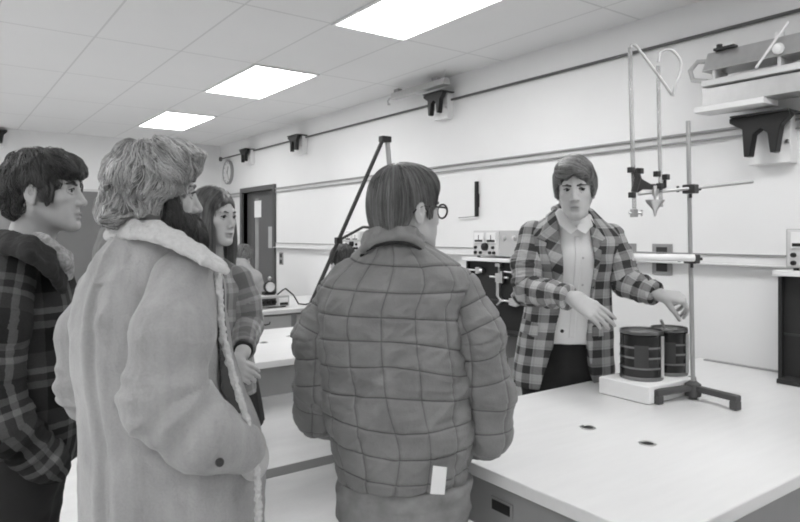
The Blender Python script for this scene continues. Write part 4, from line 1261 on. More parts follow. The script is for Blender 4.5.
# jacket collar round the neck
S = Sdf(); S.chain([W(555, 212, 2.82), W(554, 209, 2.86), W(562, 205, 2.9), W(574, 204, 2.92), W(585, 207, 2.9), W(591, 212, 2.87), W(591, 215, 2.83)], [.010, .012, .014, .014, .014, .012, .010], .01)
garment('collar', S, 'plaid_sport', jack, org, uvl, None, .0036)
def sleeve(pts, rad, matname, parent, uvo=(0, 0), famp=.006, h=.004, cutk=None, fu=10, fv=26, seed=2, k=.03, extra=None, dispx=None, warp=None):
    org = np.array((parent.parent or parent).location)
    S = Sdf(); S.chain(pts, rad, k)
    if cutk is not None: S.half(cutk[0], cutk[1])
    if extra: extra(S)
    uv = lambda V: limb_uv(V, pts) + np.array([uvo[0], uvo[1], 0])
    ds = (lambda V, C: folds(V, C, famp, fu, fv, seed, np.clip((C[:, 1] - uvo[1] - .05) / .1, .15, 1))) if dispx is None else dispx
    return garment('sleeve', S, matname, parent, org, uv, ds, h, warp=warp)
d = nrm(P['wR'] - P['eR']); cuffR = P['wR'] - d * .015
sR = sleeve([P['sR'] + UP * .008, (P['sR'] + P['eR']) / 2 - RT * .012, P['eR'], P['eR'] * .45 + cuffR * .55, cuffR + d * .03], [.062, .062, .060, .052, .046], 'plaid_sport', jack, (.02, .01), .014, cutk=(cuffR, d))
d = nrm(P['wL'] - P['eL']); cuffL = P['wL'] - d * .012
sL = sleeve([P['sL'] + UP * .006, (P['sL'] + P['eL']) / 2 + RT * .004, P['eL'], P['eL'] * .45 + cuffL * .55, cuffL + d * .03], [.060, .060, .056, .050, .044], 'plaid_sport', jack, (.01, .03), .014, cutk=(cuffL, d), seed=6)
# hair: swept across the brow
H = Sdf()
H.ell((0, -.014, .038), (.090, .105, .098)); H.ell((0, .040, .080), (.070, .060, .045), .03); H.ell((.02, .060, .072), (.064, .046, .036), .02); H.ell((-.045, .052, .066), (.036, .040, .034), .02)
for s in (-1, 1): H.ell((s * .079, -.010, .010), (.014, .038, .046), .02); H.ell((s * .074, .034, -.002), (.010, .013, .038), .01)
H.ell((0, .120, -.045), (.066, .085, .108), .012, 's'); H.box((0, .05, -.15), (.2, .14, .105), .01, .02, 's'); H.box((0, -.1, -.19), (.2, .14, .105), .01, .02, 's'); H.box((0, .115, -.06), (.2, .075, .075), .01, .012, 's')
def fl(p):
    f = crown_flow((.01, -.05, .14), (0, 1, 0), down=.7)(p)
    w = np.clip((p[:, 1] - .0) / .05, 0, 1)[:, None] * np.clip((p[:, 2] - .03) / .03, 0, 1)[:, None]
    return f * (1 - w) + w * (np.array([-1.0, .35, -.15]) + np.array([0, 0, -.9]) * np.clip((-p[:, 0] - .03) / .04, 0, 1)[:, None])
hairdo(root, Fh, org, H, None, fl, lambda p: (p[:, 2] > np.where(p[:, 1] > -.05, -.045, -.09)) & ~((p[:, 1] > .07) & (p[:, 2] < .042)), 'hair_brown', 3400, 15, .0085, .0011, seed=4, rough=(.0035, 30))
# ------------------------------------------------------------------ the young man in the quilted jacket, seen from behind
Fq = Frame(W(407, 209, 1.72), 54, 2, 0, .93, .96)
s0 = 1.72
P = dict(F=Fq, neck=W(395, 248, 1.72), sL=W(340, 292, 1.74), sR=W(458, 290, 1.74), jaw=1.0,
         eL=W(320, 385, 1.74), wL=W(345, 428, 1.90), eR=W(486, 392, 1.74), wR=W(444, 440, 1.88),
         hL=W(377, 490, 1.74), hR=W(432, 490, 1.74), nr=.052)
for k in 'LR':
    P['k' + k] = np.array([*(P['h' + k][:2] + FW[:2] * .01), .48]); P['a' + k] = np.array([*P['h' + k][:2], .09])
P['ff'] = nrm(FW + RT * .3)
root, org = bodyfig(P, 'young man in glasses and a quilted jacket, seen from behind at the table end')
eyes(root, Fq, org, (0, 0)); brows(root, Fq, org, 'hair_dark')
P['hipw'] = .168; P['hipd'] = .125
trousers(P, root, org, 'denim', (.105, .085, .075), ztop=W(0, 478, s0)[2], name='jeans', disp=.011); shoes(P, root, org)
# denim back pockets with stitching
TS = Sdf(); hpc = (P['hL'] + P['hR']) / 2
# jacket
QD = .067
def qseam(C, uv0, per):
    w = np.stack([C[:, 0], C[:, 1], C[:, 1] * 0], 1)
    u = C[:, 0] + uv0[0] + .010 * vnoise(w * 7, 3); v = C[:, 1] + uv0[1] + .016 * vnoise(w * 5 + 7, 4) + .05 * C[:, 0]
    du = (.5 - np.abs((u / (per * 1.1)) % 1 - .5)) * per * 1.1; dv = (.5 - np.abs((v / per) % 1 - .5)) * per
    return du, dv
def quilt(uv0=(0, 0), per=QD, amp=.0034, fa=.010, diag=.011):
    def f(V, C):
        du, dv = qseam(C, uv0, per)
        d = -amp * .7 * np.exp(-(du / .0036) ** 2) - amp * np.exp(-(dv / .0036) ** 2) + .0022 * np.sqrt(np.minimum(du, dv) / per * 2)
        al = C[:, 0] * .75 + C[:, 1] * .66; ac = -C[:, 0] * .66 + C[:, 1] * .75
        n = fbm(np.stack([ac * 21, al * 5, al * 0], 1), 17, 2); w = .3 + .7 * np.clip(vnoise(C * 4.5, 23) + .35, 0, 1)
        return d + folds(V, C, fa * .7, 8, 17, 8) + diag * w * (.45 - np.sqrt(n * n + .006))
    return f
def qwarp(uv0=(0, 0), per=QD):
    """pattern position of every point of the cloth, in seams"""
    def f(C):
        w = np.stack([C[:, 0], C[:, 1], C[:, 1] * 0], 1)
        u = C[:, 0] + uv0[0] + .010 * vnoise(w * 7, 3); v = C[:, 1] + uv0[1] + .016 * vnoise(w * 5 + 7, 4) + .05 * C[:, 0]
        return np.stack([u / (per * 1.1), v / per, C[:, 1] * 0], 1)
    return f
m, nt, b = _nt('quilted_nylon')
a = attr(nt, 'cloth'); sp = nt.nodes.new('ShaderNodeSeparateXYZ'); nt.links.new(a.outputs['Vector'], sp.inputs[0])
n = _noise(nt, _coord(nt), 14, 4); n2 = _noise(nt, _coord(nt), 260, 3)
def stitch_shade(o, wd):      # dark thread plus its crease shade, painted along a seam
    d_ = _math(nt, 'SUBTRACT', .5, _math(nt, 'ABSOLUTE', _math(nt, 'SUBTRACT', _math(nt, 'FRACT', o), .5)))
    return _math(nt, 'MAXIMUM', _math(nt, 'SUBTRACT', 1.0, _math(nt, 'DIVIDE', d_, wd)), 0.0)
st = _math(nt, 'MAXIMUM', stitch_shade(sp.outputs[1], .035), _math(nt, 'MULTIPLY', stitch_shade(sp.outputs[0], .03), .6))
_grey(nt, b, _math(nt, 'MULTIPLY', _math(nt, 'MULTIPLY_ADD', n, .11, .14), _math(nt, 'MULTIPLY_ADD', st, -.75, 1.0))); b.inputs['Roughness'].default_value = .5; b.inputs['Specular IOR Level'].default_value = .45
_bump(nt, b, _math(nt, 'ADD', n2, _math(nt, 'MULTIPLY', _noise(nt, _coord(nt), 45, 5, .6), 2.5)), .35, .003)
M['quilt'] = m
M['collar_cord'] = mat('corduroy_collar', .15, .85, var=.15, bump=.4, bs=260)
M['lining_black'] = mat('black_lining', .015, .8)
Jq = Sdf()
jq = [sec(y, a_, b_, s, r) for y, a_, b_, s, r in ((475, 340, 464, 1.74, .135), (467, 338, 466, 1.74, .142), (455, 336, 469, 1.74, .146), (440, 332, 472, 1.74, .150), (415, 325, 472, 1.74, .152), (385, 320, 470, 1.74, .150), (345, 317, 466, 1.74, .145), (305, 318, 462, 1.74, .135), (282, 322, 470, 1.74, .122), (268, 335, 462, 1.735, .105), (256, 352, 444, 1.73, .09), (246, 364, 428, 1.72, .078), (238, 370, 420, 1.72, .068))]
Jq.loft(jq)
uvq = lambda V: torso_uv(V, jq, .17)
jacket = garment('jacket', Jq, 'quilt', root, org, uvq, quilt((.012, .02)), .0028, warp=qwarp((.012, .02)))
pl = [P['sL'] + UP * .004, W(316, 335, 1.735), P['eL'] + RT*.0, W(318, 412, 1.80), P['wL']]
pr = [P['sR'] + UP * .002, W(477, 335, 1.72), P['eR'], W(484, 430, 1.76), P['wR']]
sleeve(pl, [.050, .056, .060, .058, .045], 'quilt', jacket, h=.0030, dispx=quilt((.0, .02), QD * 1.05, .0034, .012, .013), k=.04, warp=qwarp((.0, .02), QD * 1.05))
sleeve(pr, [.056, .066, .070, .064, .05], 'quilt', jacket, h=.0030, dispx=quilt((.03, .03), QD * 1.05, .0034, .012, .013), k=.04, warp=qwarp((.03, .03), QD * 1.05))
# stand and fall collar
S = Sdf(); cpts = [W(419, 253, 1.64), W(425, 246, 1.69), W(424, 240, 1.75), W(408, 236, 1.79), W(386, 236, 1.785), W(368, 243, 1.74), W(366, 248, 1.68), W(378, 247, 1.635), W(400, 243, 1.62), W(419, 247, 1.64)]
cp2 = [W(364, 250, 1.66), W(369, 244, 1.645), W(381, 239, 1.635), W(398, 237, 1.63), W(412, 240, 1.64), W(421, 246, 1.66)]
for i in range(len(cp2) - 1):
    S.cone(cp2[i], cp2[i + 1], .012, .012, .004); S.cone(cp2[i] + UP * .022 + FW * .02, cp2[i + 1] + UP * .022 + FW * .02, .010, .010, .025)
garment('collar', S, 'quilt', jacket, org, lambda V: V, lambda V, C: .0012 * fbm(V * 60, 2), .003, warp=lambda C: C * 0 + .5)
cb = [W(361, 256, 1.668), W(368, 249.5, 1.646), W(381, 244.5, 1.628), W(398, 242.5, 1.622), W(412, 245, 1.632), W(424, 251, 1.66)]
o = MB().tube(arc(cb, 5), .0042, 8).build('collar_piping', M['lining_black'], jacket, org, smooth=True)
# hem band
uvh = lambda V: torso_uv(V, jq, .17)
# white paper in the back pocket, jeans pocket
S = Sdf(); 
MB().prism([(-.019, -.034), (.016, -.036), (.022, .030), (-.012, .034)], 0, .003, lambda u, v, d: tuple(W(438, 480, 1.575) + RT * u + UP * v + FW * d)).build('paper_slip', M['paper'], root, org)
# glasses
def glasses(root, F, org):
    t = MB()
    for s in (-1, 1):
        pts = [F.p(s * (.034 + .024 * math.cos(q)), .104 - .10 * (abs(.034 + .024 * math.cos(q)) - .01) ** 1.5, -.002 + .020 * math.sin(q)) for q in np.linspace(0, 2 * math.pi, 25)]
        t.tube(pts, .0026, 8, False)
        t.tube([F.p(s * .058, .097, .006), F.p(s * .072, .080, .007), F.p(s * .0795, .0, .006), F.p(s * .081, -.022, .0), F.p(s * .080, -.036, -.016)], .0026, 8)
    t.tube([F.p(-.011, .1035, .002), F.p(0, .107, .005), F.p(.011, .1035, .002)], .0026, 8)
    g = t.build('glasses', M['black'], root, org, smooth=True)
    for s in (-1, 1):
        vs = [F.p(s * (.034 + .022 * math.cos(q)), .103 - .10 * (abs(.034 + .022 * math.cos(q)) - .01) ** 1.5, -.002 + .018 * math.sin(q)) for q in np.linspace(0, 2 * math.pi, 21)[:-1]]
        MB().raw(vs, [tuple(range(20))]).build('lens', M['lens'], g, org)
m, nt, b = _nt('spectacle_lens'); b.inputs['Base Color'].default_value = (.9,) * 3 + (1,); b.inputs['Roughness'].default_value = .05
b.inputs['Transmission Weight'].default_value = 1; b.inputs['IOR'].default_value = 1.05
_grey(nt, b, _math(nt, 'MULTIPLY_ADD', _noise(nt, _coord(nt), 5, 1), .04, .9)); M['lens'] = m
glasses(root, Fq, org)
# hair: smooth rounded cut, over the top of the ears
M['hair_mid'] = hair_mat('chestnut_hair', .035, .30, .4)
H = Sdf()
H.ell((0, -.016, .034), (.087, .108, .096)); H.ell((0, -.062, -.028), (.066, .052, .066), .04); H.ell((0, .03, .075), (.07, .06, .045), .03)
H.ell((0, .118, -.035), (.085, .085, .095), .012, 's'); H.box((0, .07, -.12), (.2, .1, .112), .01, .015, 's')
for s in (-1, 1):
    H.ell((s * .095, -.006, -.022), (.030, .026, .042), .008, 's'); H.ell((s * .074, .028, -.008), (.007, .008, .026), .008)
H.box((0, -.05, -.17), (.2, .2, .077), .01, .012, 's')
hairdo(root, Fq, org, H, None, crown_flow((0, -.05, .14), (-.3, 1, -.5), down=1.0), lambda p: (p[:, 2] > np.where(p[:, 1] > -.03, -.03, -.095)) & ~((p[:, 1] > .07) & (p[:, 2] < .035)), 'hair_mid', 3000, 16, .0085, .0010, seed=8, lump=.002)
# ------------------------------------------------------------------ the bearded man in the fleece-lined coat
Fs = Frame(W(156, 192, 1.50), 64, 4, 0, .92)
P = dict(F=Fs, neck=W(150, 236, 1.52), sL=W(112, 282, 1.62), sR=W(188, 283, 1.46), nose=1.1,
         eL=W(87, 385, 1.60), wL=W(150, 440, 1.80), eR=W(164, 405, 1.36), wR=W(236, 448, 1.44),
         hL=W(152, 545, 1.61), hR=W(178, 545, 1.53), nr=.056)
for k in 'LR':
    P['k' + k] = np.array([*P['h' + k][:2], .48]); P['a' + k] = np.array([*P['h' + k][:2], .09])
P['ff'] = nrm(FW * .6 + RT)
root, org = bodyfig(P, 'bearded fair-haired man in a pale fleece-lined coat, hand in his pocket')
eyes(root, Fs, org); brows(root, Fs, org, 'hair_brown')
trousers(P, root, org, 'trouser_dark', (.085, .070, .06)); shoes(P, root, org)
m, nt, b = _nt('suede_coat')
n = _noise(nt, _coord(nt, 'Object', (1, 1, .5)), 7, 5, .6); n2 = _noise(nt, _coord(nt), 180, 4, .6); n3 = _noise(nt, _coord(nt), 32, 5, .65)
_grey(nt, b, _math(nt, 'ADD', _math(nt, 'ADD', _math(nt, 'MULTIPLY_ADD', n, .26, .11), _math(nt, 'MULTIPLY', n2, .08)), _math(nt, 'MULTIPLY', _noise(nt, _coord(nt, 'Object', (14, 14, .7)), 2.2, 4, .6), .12)))
b.inputs['Roughness'].default_value = .85; b.inputs['Specular IOR Level'].default_value = .2; b.inputs['Sheen Weight'].default_value = .15
_bump(nt, b, _math(nt, 'ADD', n2, _math(nt, 'MULTIPLY', n3, 3.0)), .4, .003)
M['suede'] = m
M['fleece'] = mat('fleece', .56, .95, var=.15, ns=120, bump=.9, bs=220, spec=.1)
M['coat_lining'] = mat('dark_coat_lining', .06, .9, var=.3)  # woman's dark coat front, and painted shade beside the bearded man's sleeve
C_ = Sdf()
cs = [sec(y, a_, b_, s, r) for y, a_, b_, s, r in ((660, 90, 266, 1.55, .17), (560, 90, 262, 1.55, .172), (522, 90, 261, 1.55, .175), (480, 88, 262, 1.55, .175), (440, 88, 258, 1.55, .172), (400, 86, 244, 1.55, .168), (350, 81, 229, 1.55, .158), (310, 79, 224, 1.55, .148), (285, 81, 222, 1.54, .132), (268, 90, 216, 1.53, .112), (252, 103, 198, 1.52, .092), (238, 114, 180, 1.51, .072), (228, 122, 170, 1.50, .06))]
C_.loft(cs)
uvc = lambda V: torso_uv(V, cs, .19)
def cf(V, C):
    d = folds(V, C, .010, 7, 3.5, 12) + .0045 * fbm(V * 14, 6)
    d -= .010 * np.exp(-((C[:, 0] + .085) / .012) ** 2) * (V[:, 2] < 1.42)       # back seam
    d += .005 * np.exp(-((C[:, 0] + .105) / .012) ** 2)
    return d
coat = garment('coat', C_, 'suede', root, org, uvc, cf, .0045)
# sleeves
ptsR = [P['sR'] - FW * .012, W(173, 335, 1.37), P['eR'] + UP * .012, W(200, 434, 1.375), P['wR'] + RT * .01]
def crease(V, C):
    t = C[:, 1]; w = np.exp(-((t - .30) / .10) ** 2)
    return folds(V, C, .0085, 5, 12, 3, .4 + .8 * w) + .0045 * w * np.sin(C[:, 1] * 85 + C[:, 0] * 45 + 2 * vnoise(C * 14))
sleeve(ptsR, [.078, .076, .077, .068, .055], 'suede', coat, h=.0042, dispx=crease, k=.05)
ptsL = [P['sL'] + UP * .0, W(86, 335, 1.60), P['eL'], W(112, 428, 1.68), P['wL']]
sleeve(ptsL, [.06, .06, .058, .056, .05], 'suede', coat, h=.0045, dispx=crease, k=.05)
# shoulder seam yoke: slight ridge tube
# fleece collar, turned down over the shoulders
S = Sdf(); c0 = [W(218, 263, 1.40), W(200, 251, 1.40), W(179, 238, 1.415), W(157, 227, 1.42), W(135, 224, 1.44), W(118, 226, 1.49), W(120, 228, 1.57), W(150, 232, 1.62), W(195, 245, 1.60)]
c1_ = [W(226, 271, 1.375), W(204, 261, 1.36), W(181, 249, 1.375), W(157, 239, 1.385), W(130, 235, 1.415), W(108, 236, 1.49), W(114, 236, 1.58), W(150, 240, 1.63), W(198, 254, 1.60)]
for i in range(len(c0) - 1):
    S.cone(c0[i], c0[i+1], .013, .013, .012); S.cone(c1_[i], c1_[i+1], .0085, .0085, .012); S.cone(c1_[i]*.5+c0[i]*.5, c1_[i+1]*.5+c0[i+1]*.5, .012, .012, .012)
garment('collar', S, 'fleece', coat, org, lambda V: V, lambda V, C: .0012 * fbm(V * 110, 2, 3), .003)
# sleeve-to-panel shade painted as a dark patch, front edge with fleece trim
patch('lining', C_, .006, [(207, 275), (216, 280), (221, 340), (231, 385), (238, 410), (230, 425), (216, 395), (209, 350), (206, 300)], 1.42, .12, 'coat_lining', coat, org)
S = Sdf(); ed = arc([W(217, 274, 1.42), W(220, 300, 1.42), W(223, 335, 1.42), W(230, 365, 1.42), W(239, 395, 1.42), W(248, 425, 1.425), W(255, 455, 1.43), W(258, 490, 1.44), W(258, 530, 1.45)], 7)
S.chain(ed, [.0062] * len(ed), .006)
garment('fleece_trim', S, 'fleece', coat, org, lambda V: V, lambda V, C: .0032 * fbm(V * 140, 7, 2), .0024)
# pocket edge and cuff
S = Sdf(); S.chain([W(222, 470, 1.40), W(240, 462, 1.40), W(252, 446, 1.41)], [.010, .012, .010], .01)
garment('pocket_welt', S, 'suede', coat, org, lambda V: V, None, .004)
MB().lathe([(0, 0), (.009, 0), (.009, .004), (.006, .007), (0, .005)], W(220, 462, 1.305), 16, -FW).build('button', M['metal_dark'], coat, org, smooth=True)
# beard
B = Sdf()
B.ell((0, .046, -.082), (.073, .058, .056), .02); B.ell((0, .090, -.118), (.052, .046, .058), .03); B.ell((0, .092, -.057), (.032, .014, .011), .008)
for s in (-1, 1): B.ell((s * .068, .034, -.050), (.016, .024, .052), .02)
B.ell((0, .106, -.0715), (.020, .012, .0045), .004, 's'); B.ell((0, .09, -.02), (.050, .05, .030), .01, 's')
def bflow(p):
    return np.stack([p[:, 0] * 2, np.full(len(p), .25), np.full(len(p), -1.0)], 1) + .6 * np.stack([vnoise(p * 60, 1), vnoise(p * 60, 2), vnoise(p * 60, 3)], 1)
hairdo(root, Fs, org, B, None, bflow, lambda p: p[:, 2] > -.16, 'beard', 2200, 7, .006, .0008, name='beard', seed=21, wave=.6, lump=.005)
# hair: long, layered and wavy
H = Sdf()
H.ell((0, -.016, .034), (.089, .105, .095)); H.ell((0, -.068, -.018), (.078, .044, .066), .04); H.ell((0, .045, .085), (.078, .066, .048), .03)
for s in (-1, 1): H.ell((s * .080, -.012, .0), (.018, .05, .06), .03)
H.ell((0, .128, -.045), (.090, .090, .105), .012, 's'); H.box((0, .12, -.10), (.2, .105, .085), .01, .02, 's')
H.ell((0, -.098, -.058), (.076, .026, .028), .03)
def wfl(p):
    f = crown_flow((0, -.03, .15), (0.2, .9, .15), down=.55)(p)
    back = np.clip((-.02 - p[:, 2]) / .06, 0, 1)[:, None]
    f = f + back * np.array([0, -.45, .25])
    n = np.stack([vnoise(p * 19, 31), vnoise(p * 19, 32), vnoise(p * 19, 33)], 1)
    return f + .85 * n
hairdo(root, Fs, org, H, None, wfl, lambda p: (p[:, 2] > -.105) & ~((p[:, 1] > .085) & (p[:, 2] < .04)) & ~((p[:, 1] > .03) & (p[:, 2] < -.03)), 'hair_fair', 7500, 17, .009, .00085, seed=12, lift=(-.006, .006), rough=(.011, 24), wave=.25, wfreq=34, lump=.009,
       tonef=lambda L: np.clip(1.05 + .4 * vnoise(L * 16, 77), .5, 1.4))
# ------------------------------------------------------------------ the profile of the student at the left edge
Fl = Frame(W(46, 191, 1.98), 82, 0, 0, 1.03)
P = dict(F=Fl, neck=W(32, 236, 1.99), sL=W(28, 268, 2.16), sR=W(8, 268, 1.86), nose=1.05,
         eL=W(40, 385, 2.2), wL=W(70, 430, 2.15), eR=W(-6, 385, 1.80), wR=W(36, 452, 1.86),
         hL=W(30, 470, 2.06), hR=W(15, 470, 1.92), nr=.054)
for k in 'LR':
    P['k' + k] = np.array([*P['h' + k][:2], .48]); P['a' + k] = np.array([*P['h' + k][:2], .09])
P['ff'] = nrm(RT)
root, org = bodyfig(P, 'dark-haired student in profile at the left edge, in a dark plaid coat')
eyes(root, Fl, org); brows(root, Fl, org, 'hair_dark', .005)
trousers(P, root, org, 'trouser_dark', (.10, .078, .068)); shoes(P, root, org)
M['plaid_dark'] = plaid('dark_coat_check', .17, [(0, .0), (.38, .55), (.50, .15), (.62, .9), (.72, .2)], [(0, .0), (.40, .5), (.52, .1), (.64, .8), (.74, .2)], .010, .20, .95, .03)
M['collar_dark'] = mat('dark_pile_collar', .022, .9, var=.3, bump=.6, bs=150)
M['print_shirt'] = mat('printed_cloth', .30, .9, var=.95, ns=75, bump=.2)
C2 = Sdf()
ls = [sec(y, a_, b_, s, r) for y, a_, b_, s, r in ((462, -48, 70, 2.0, .185), (440, -48, 76, 2.0, .188), (400, -46, 79, 2.0, .188), (350, -44, 76, 2.0, .185), (310, -40, 73, 2.0, .18), (285, -34, 68, 2.0, .165), (268, -22, 62, 2.0, .14), (252, -6, 56, 2.0, .10), (240, 6, 50, 1.99, .075))]
C2.loft(ls)
uvl2 = lambda V: torso_uv(V, ls, .18)
coat = garment('coat', C2, 'plaid_dark', root, org, uvl2, lambda V, C: folds(V, C, .005, 8, 8, 31), .005)
pts = [P['sR'] + UP * .0, W(-2, 325, 1.80), P['eR'], W(8, 425, 1.80), P['wR']]
dw = nrm(P['wR'] - pts[3])
pts = pts + [P['wR'] + dw * .07]
sleeve(pts, [.078, .074, .070, .064, .060, .050], 'plaid_dark', coat, (.05, .03), .014, .0042, None, 8, 20, 5)
pts = [P['sL'] + UP * .0, W(40, 330, 2.2), P['eL'], P['wL']]
sleeve(pts, [.07, .066, .062, .055], 'plaid_dark', coat, (.02, .0), .008, .005)
S = Sdf(); cc = [W(60, 272, 1.90), W(48, 254, 1.84), W(30, 242, 1.80), W(12, 238, 1.83), W(4, 236, 1.92), W(10, 236, 2.06), W(34, 244, 2.12), W(56, 262, 2.06)]
cd = [W(62, 290, 1.90), W(50, 270, 1.80), W(28, 255, 1.75), W(6, 249, 1.78), W(-4, 246, 1.92), W(6, 246, 2.1), W(34, 254, 2.17), W(58, 276, 2.1)]
for i in range(len(cc) - 1):
    S.cone(cc[i], cc[i+1], .018, .018, .015); S.cone(cd[i], cd[i+1], .014, .014, .02); S.cone((cc[i]+cd[i])/2, (cc[i+1]+cd[i+1])/2, .018, .018, .02)
garment('collar', S, 'collar_dark', coat, org, lambda V: V, lambda V, C: .003 * fbm(V * 50, 4), .0042)
S = Sdf(); sc_ = [W(64, 262, 1.92), W(60, 251, 1.88), W(49, 242, 1.86), W(36, 236, 1.87)]
for i in range(3): S.cone(sc_[i], sc_[i+1], .013, .013, .01); S.cone(sc_[i] - UP * .035 + RT * .005, sc_[i+1] - UP * .03, .018, .018, .03)
S.cone(W(61, 256, 1.9), W(63, 272, 1.94), .020, .020, .03)
garment('shirt_collar', S, 'print_shirt', root, org, lambda V: V, lambda V, C: .004 * fbm(V * 45, 14), .0035)
H = Sdf()
H.ell((0, -.018, .032), (.088, .109, .093)); H.ell((0, -.066, -.032), (.070, .050, .060), .04); H.ell((0, .040, .070), (.072, .062, .042), .03); H.ell((0, .084, .052), (.055, .020, .024), .02)
H.ell((0, .128, -.042), (.090, .076, .092), .008, 's'); H.box((0, .09, -.12), (.2, .1, .125), .01, .012, 's')
for s in (-1, 1):
    H.ell((s * .095, -.006, -.018), (.030, .027, .044), .008, 's'); H.ell((s * .075, .030, -.010), (.008, .010, .036), .008)
H.box((0, -.05, -.165), (.2, .2, .075), .01, .012, 's')
def fl2(p):
    f = crown_flow((0, -.05, .14), (.15, 1, -.35), down=.8)(p)
    return f + .6 * np.stack([vnoise(p * 25, 41), vnoise(p * 25, 42), vnoise(p * 25, 43)], 1)
M['hair_black'] = hair_mat('near_black_hair', .010, .10, .45)
hairdo(root, Fl, org, H, None, fl2, lambda p: (p[:, 2] > np.where(p[:, 1] > -.03, -.04, -.10)) & ~((p[:, 1] > .095) & (p[:, 2] < .03)), 'hair_black', 3600, 14, .0082, .0011, seed=15, lift=(-.004, .006), rough=(.009, 27), lump=.006, wave=.3, wfreq=40)

# ------------------------------------------------------------------ the young woman with long straight hair
Fw = Frame(W(214, 216, 2.40), 117, 4, 0, .88, .96)
P = dict(F=Fw, neck=W(210, 250, 2.43), sL=W(238, 280, 2.40), sR=W(192, 282, 2.40), jaw=.85, nose=.85, nr=.044,
         eL=W(247, 325, 2.40), wL=W(243, 352, 2.24), eR=W(186, 332, 2.36), wR=W(222, 362, 2.22),
         hL=W(232, 400, 2.48), hR=W(200, 400, 2.46))
for k in 'LR':
    P['k' + k] = np.array([*P['h' + k][:2], .46]); P['a' + k] = np.array([*P['h' + k][:2], .08])
P['ff'] = nrm(RT - FW * .5)
P['handL'] = (nrm(-UP * .75 - RT * .35 - FW * .2), nrm(-RT * .8 + FW * .3), nrm(-FW * .9 - RT * .2), [(30, 45, 30), (35, 50, 30), (40, 50, 30), (45, 50, 30)], dict(sc=1.0, thumb=(.85, .15, .4, 20)))
P['handR'] = (nrm(RT * .8 - UP * .25 - FW * .25), nrm(FW * .8 - UP * .4), nrm(UP * .8 + FW * .3), [(20, 35, 25), (25, 40, 25), (30, 45, 25), (35, 45, 25)], dict(sc=.92, thumb=(.8, .25, .5, 15)))
root, org = bodyfig(P, 'young woman with long straight dark hair and plaid coat, hands clasped', skin='skin_pale')
eyes(root, Fw, org); brows(root, Fw, org, 'hair_dark', .003)
P['hipw'] = .165; P['hipd'] = .12
shoes(P, root, org)
S = Sdf(); sk = [sec(y, a_, b_, s, r) for y, a_, b_, s, r in ((424, 178, 264, 2.47, .145), (395, 180, 259, 2.47, .14), (350, 186, 248, 2.46, .125))]
S.loft(sk); garment('skirt', S, 'trouser_dark', root, org, None, lambda V, C: .004 * fbm(np.stack([V[:, 0] * 22, V[:, 1] * 22, V[:, 2] * 3], 1), 3), .006)
M['plaid_mid'] = plaid('grey_coat_check', .14, [(0, .1), (.40, .6), (.52, .35), (.66, 1.0), (.80, .5)], [(0, .1), (.42, .55), (.55, .3), (.68, .95), (.80, .5)], .10, .40, 1.0, .03)
C3 = Sdf()
ws = [sec(y, a_, b_, s, r) for y, a_, b_, s, r in ((392, 181, 257, 2.45, .145), (365, 182, 253, 2.45, .14), (335, 183, 250, 2.44, .135), (305, 183, 250, 2.43, .13), (285, 187, 248, 2.42, .115), (271, 194, 241, 2.42, .09), (259, 200, 226, 2.42, .06))]
C3.loft(ws)
coat = garment('coat', C3, 'plaid_mid', root, org, lambda V: torso_uv(V, ws, .15), lambda V, C: folds(V, C, .004, 8, 8, 51), .0045)
patch('coat_front', C3, .006, [(208, 268), (222, 268), (226, 300), (228, 340), (230, 385), (206, 385), (206, 300)], 2.32, .08, 'coat_lining', coat, org)
patch('blouse', C3, .009, [(207, 262), (221, 264), (222, 290), (219, 305), (207, 305)], 2.33, .08, 'blouse' if 'blouse' in M else 'shirt_white', root, org)
dl = nrm(P['wL'] - P['eL']); dr = nrm(P['wR'] - P['eR'])
cw = P['wL'] - dl * .02
sleeve([P['sL'] + UP * .0, (P['sL'] + P['eL']) / 2 + RT * .008, P['eL'], cw + dl * .02], [.055, .056, .054, .043], 'plaid_mid', coat, (0, .02), .006, .004, (cw, dl), seed=61)
sleeve([cw - dl * .02, cw + dl * .018], [.034, .034], 'lining_black', coat, famp=.001, cutk=(cw + dl * .014, dl))
sleeve([P['sR'] + UP * .0, P['eR'], P['wR']], [.055, .054, .045], 'plaid_mid', coat, (0, .02), .006, .0045, (P['wR'] - dr * .03, dr), seed=62)
o = MB().cyl(W(217, 313, 2.27), W(227, 315, 2.27), .007, 10); o.build('toggle', M['chrome'], coat, org, smooth=True)
H = Sdf()
H.ell((0, -.016, .034), (.083, .104, .094)); H.ell((0, -.052, -.06), (.080, .050, .12), .05); H.ell((0, -.045, -.17), (.078, .045, .12), .05)
H.ell((0, .122, -.048), (.060, .085, .115), .015, 's'); H.box((0, .10, -.26), (.2, .085, .20), .01, .03, 's')
for s in (-1, 1): H.ell((s * .068, .030, -.14), (.022, .042, .16), .02)
def fl3(p):
    s = np.sign(p[:, 0] + 1e-6); top = np.clip((p[:, 2] - .03) / .07, 0, 1)
    return np.stack([s * top * 1.6, -.25 * top + .0 * s, -1.2 + 0 * s], 1) + .04 * np.stack([vnoise(p * 30, 71), vnoise(p * 30, 72), vnoise(p * 30, 73)], 1)
hairdo(root, Fw, org, H, None, fl3, lambda p: (p[:, 2] > -.30) & ~((p[:, 1] > .085) & (p[:, 2] < .05) & (np.abs(p[:, 0]) < .045)), 'hair_mid', 3000, 27, .011, .0009, seed=33, lift=(-.003, .003), lump=.002)
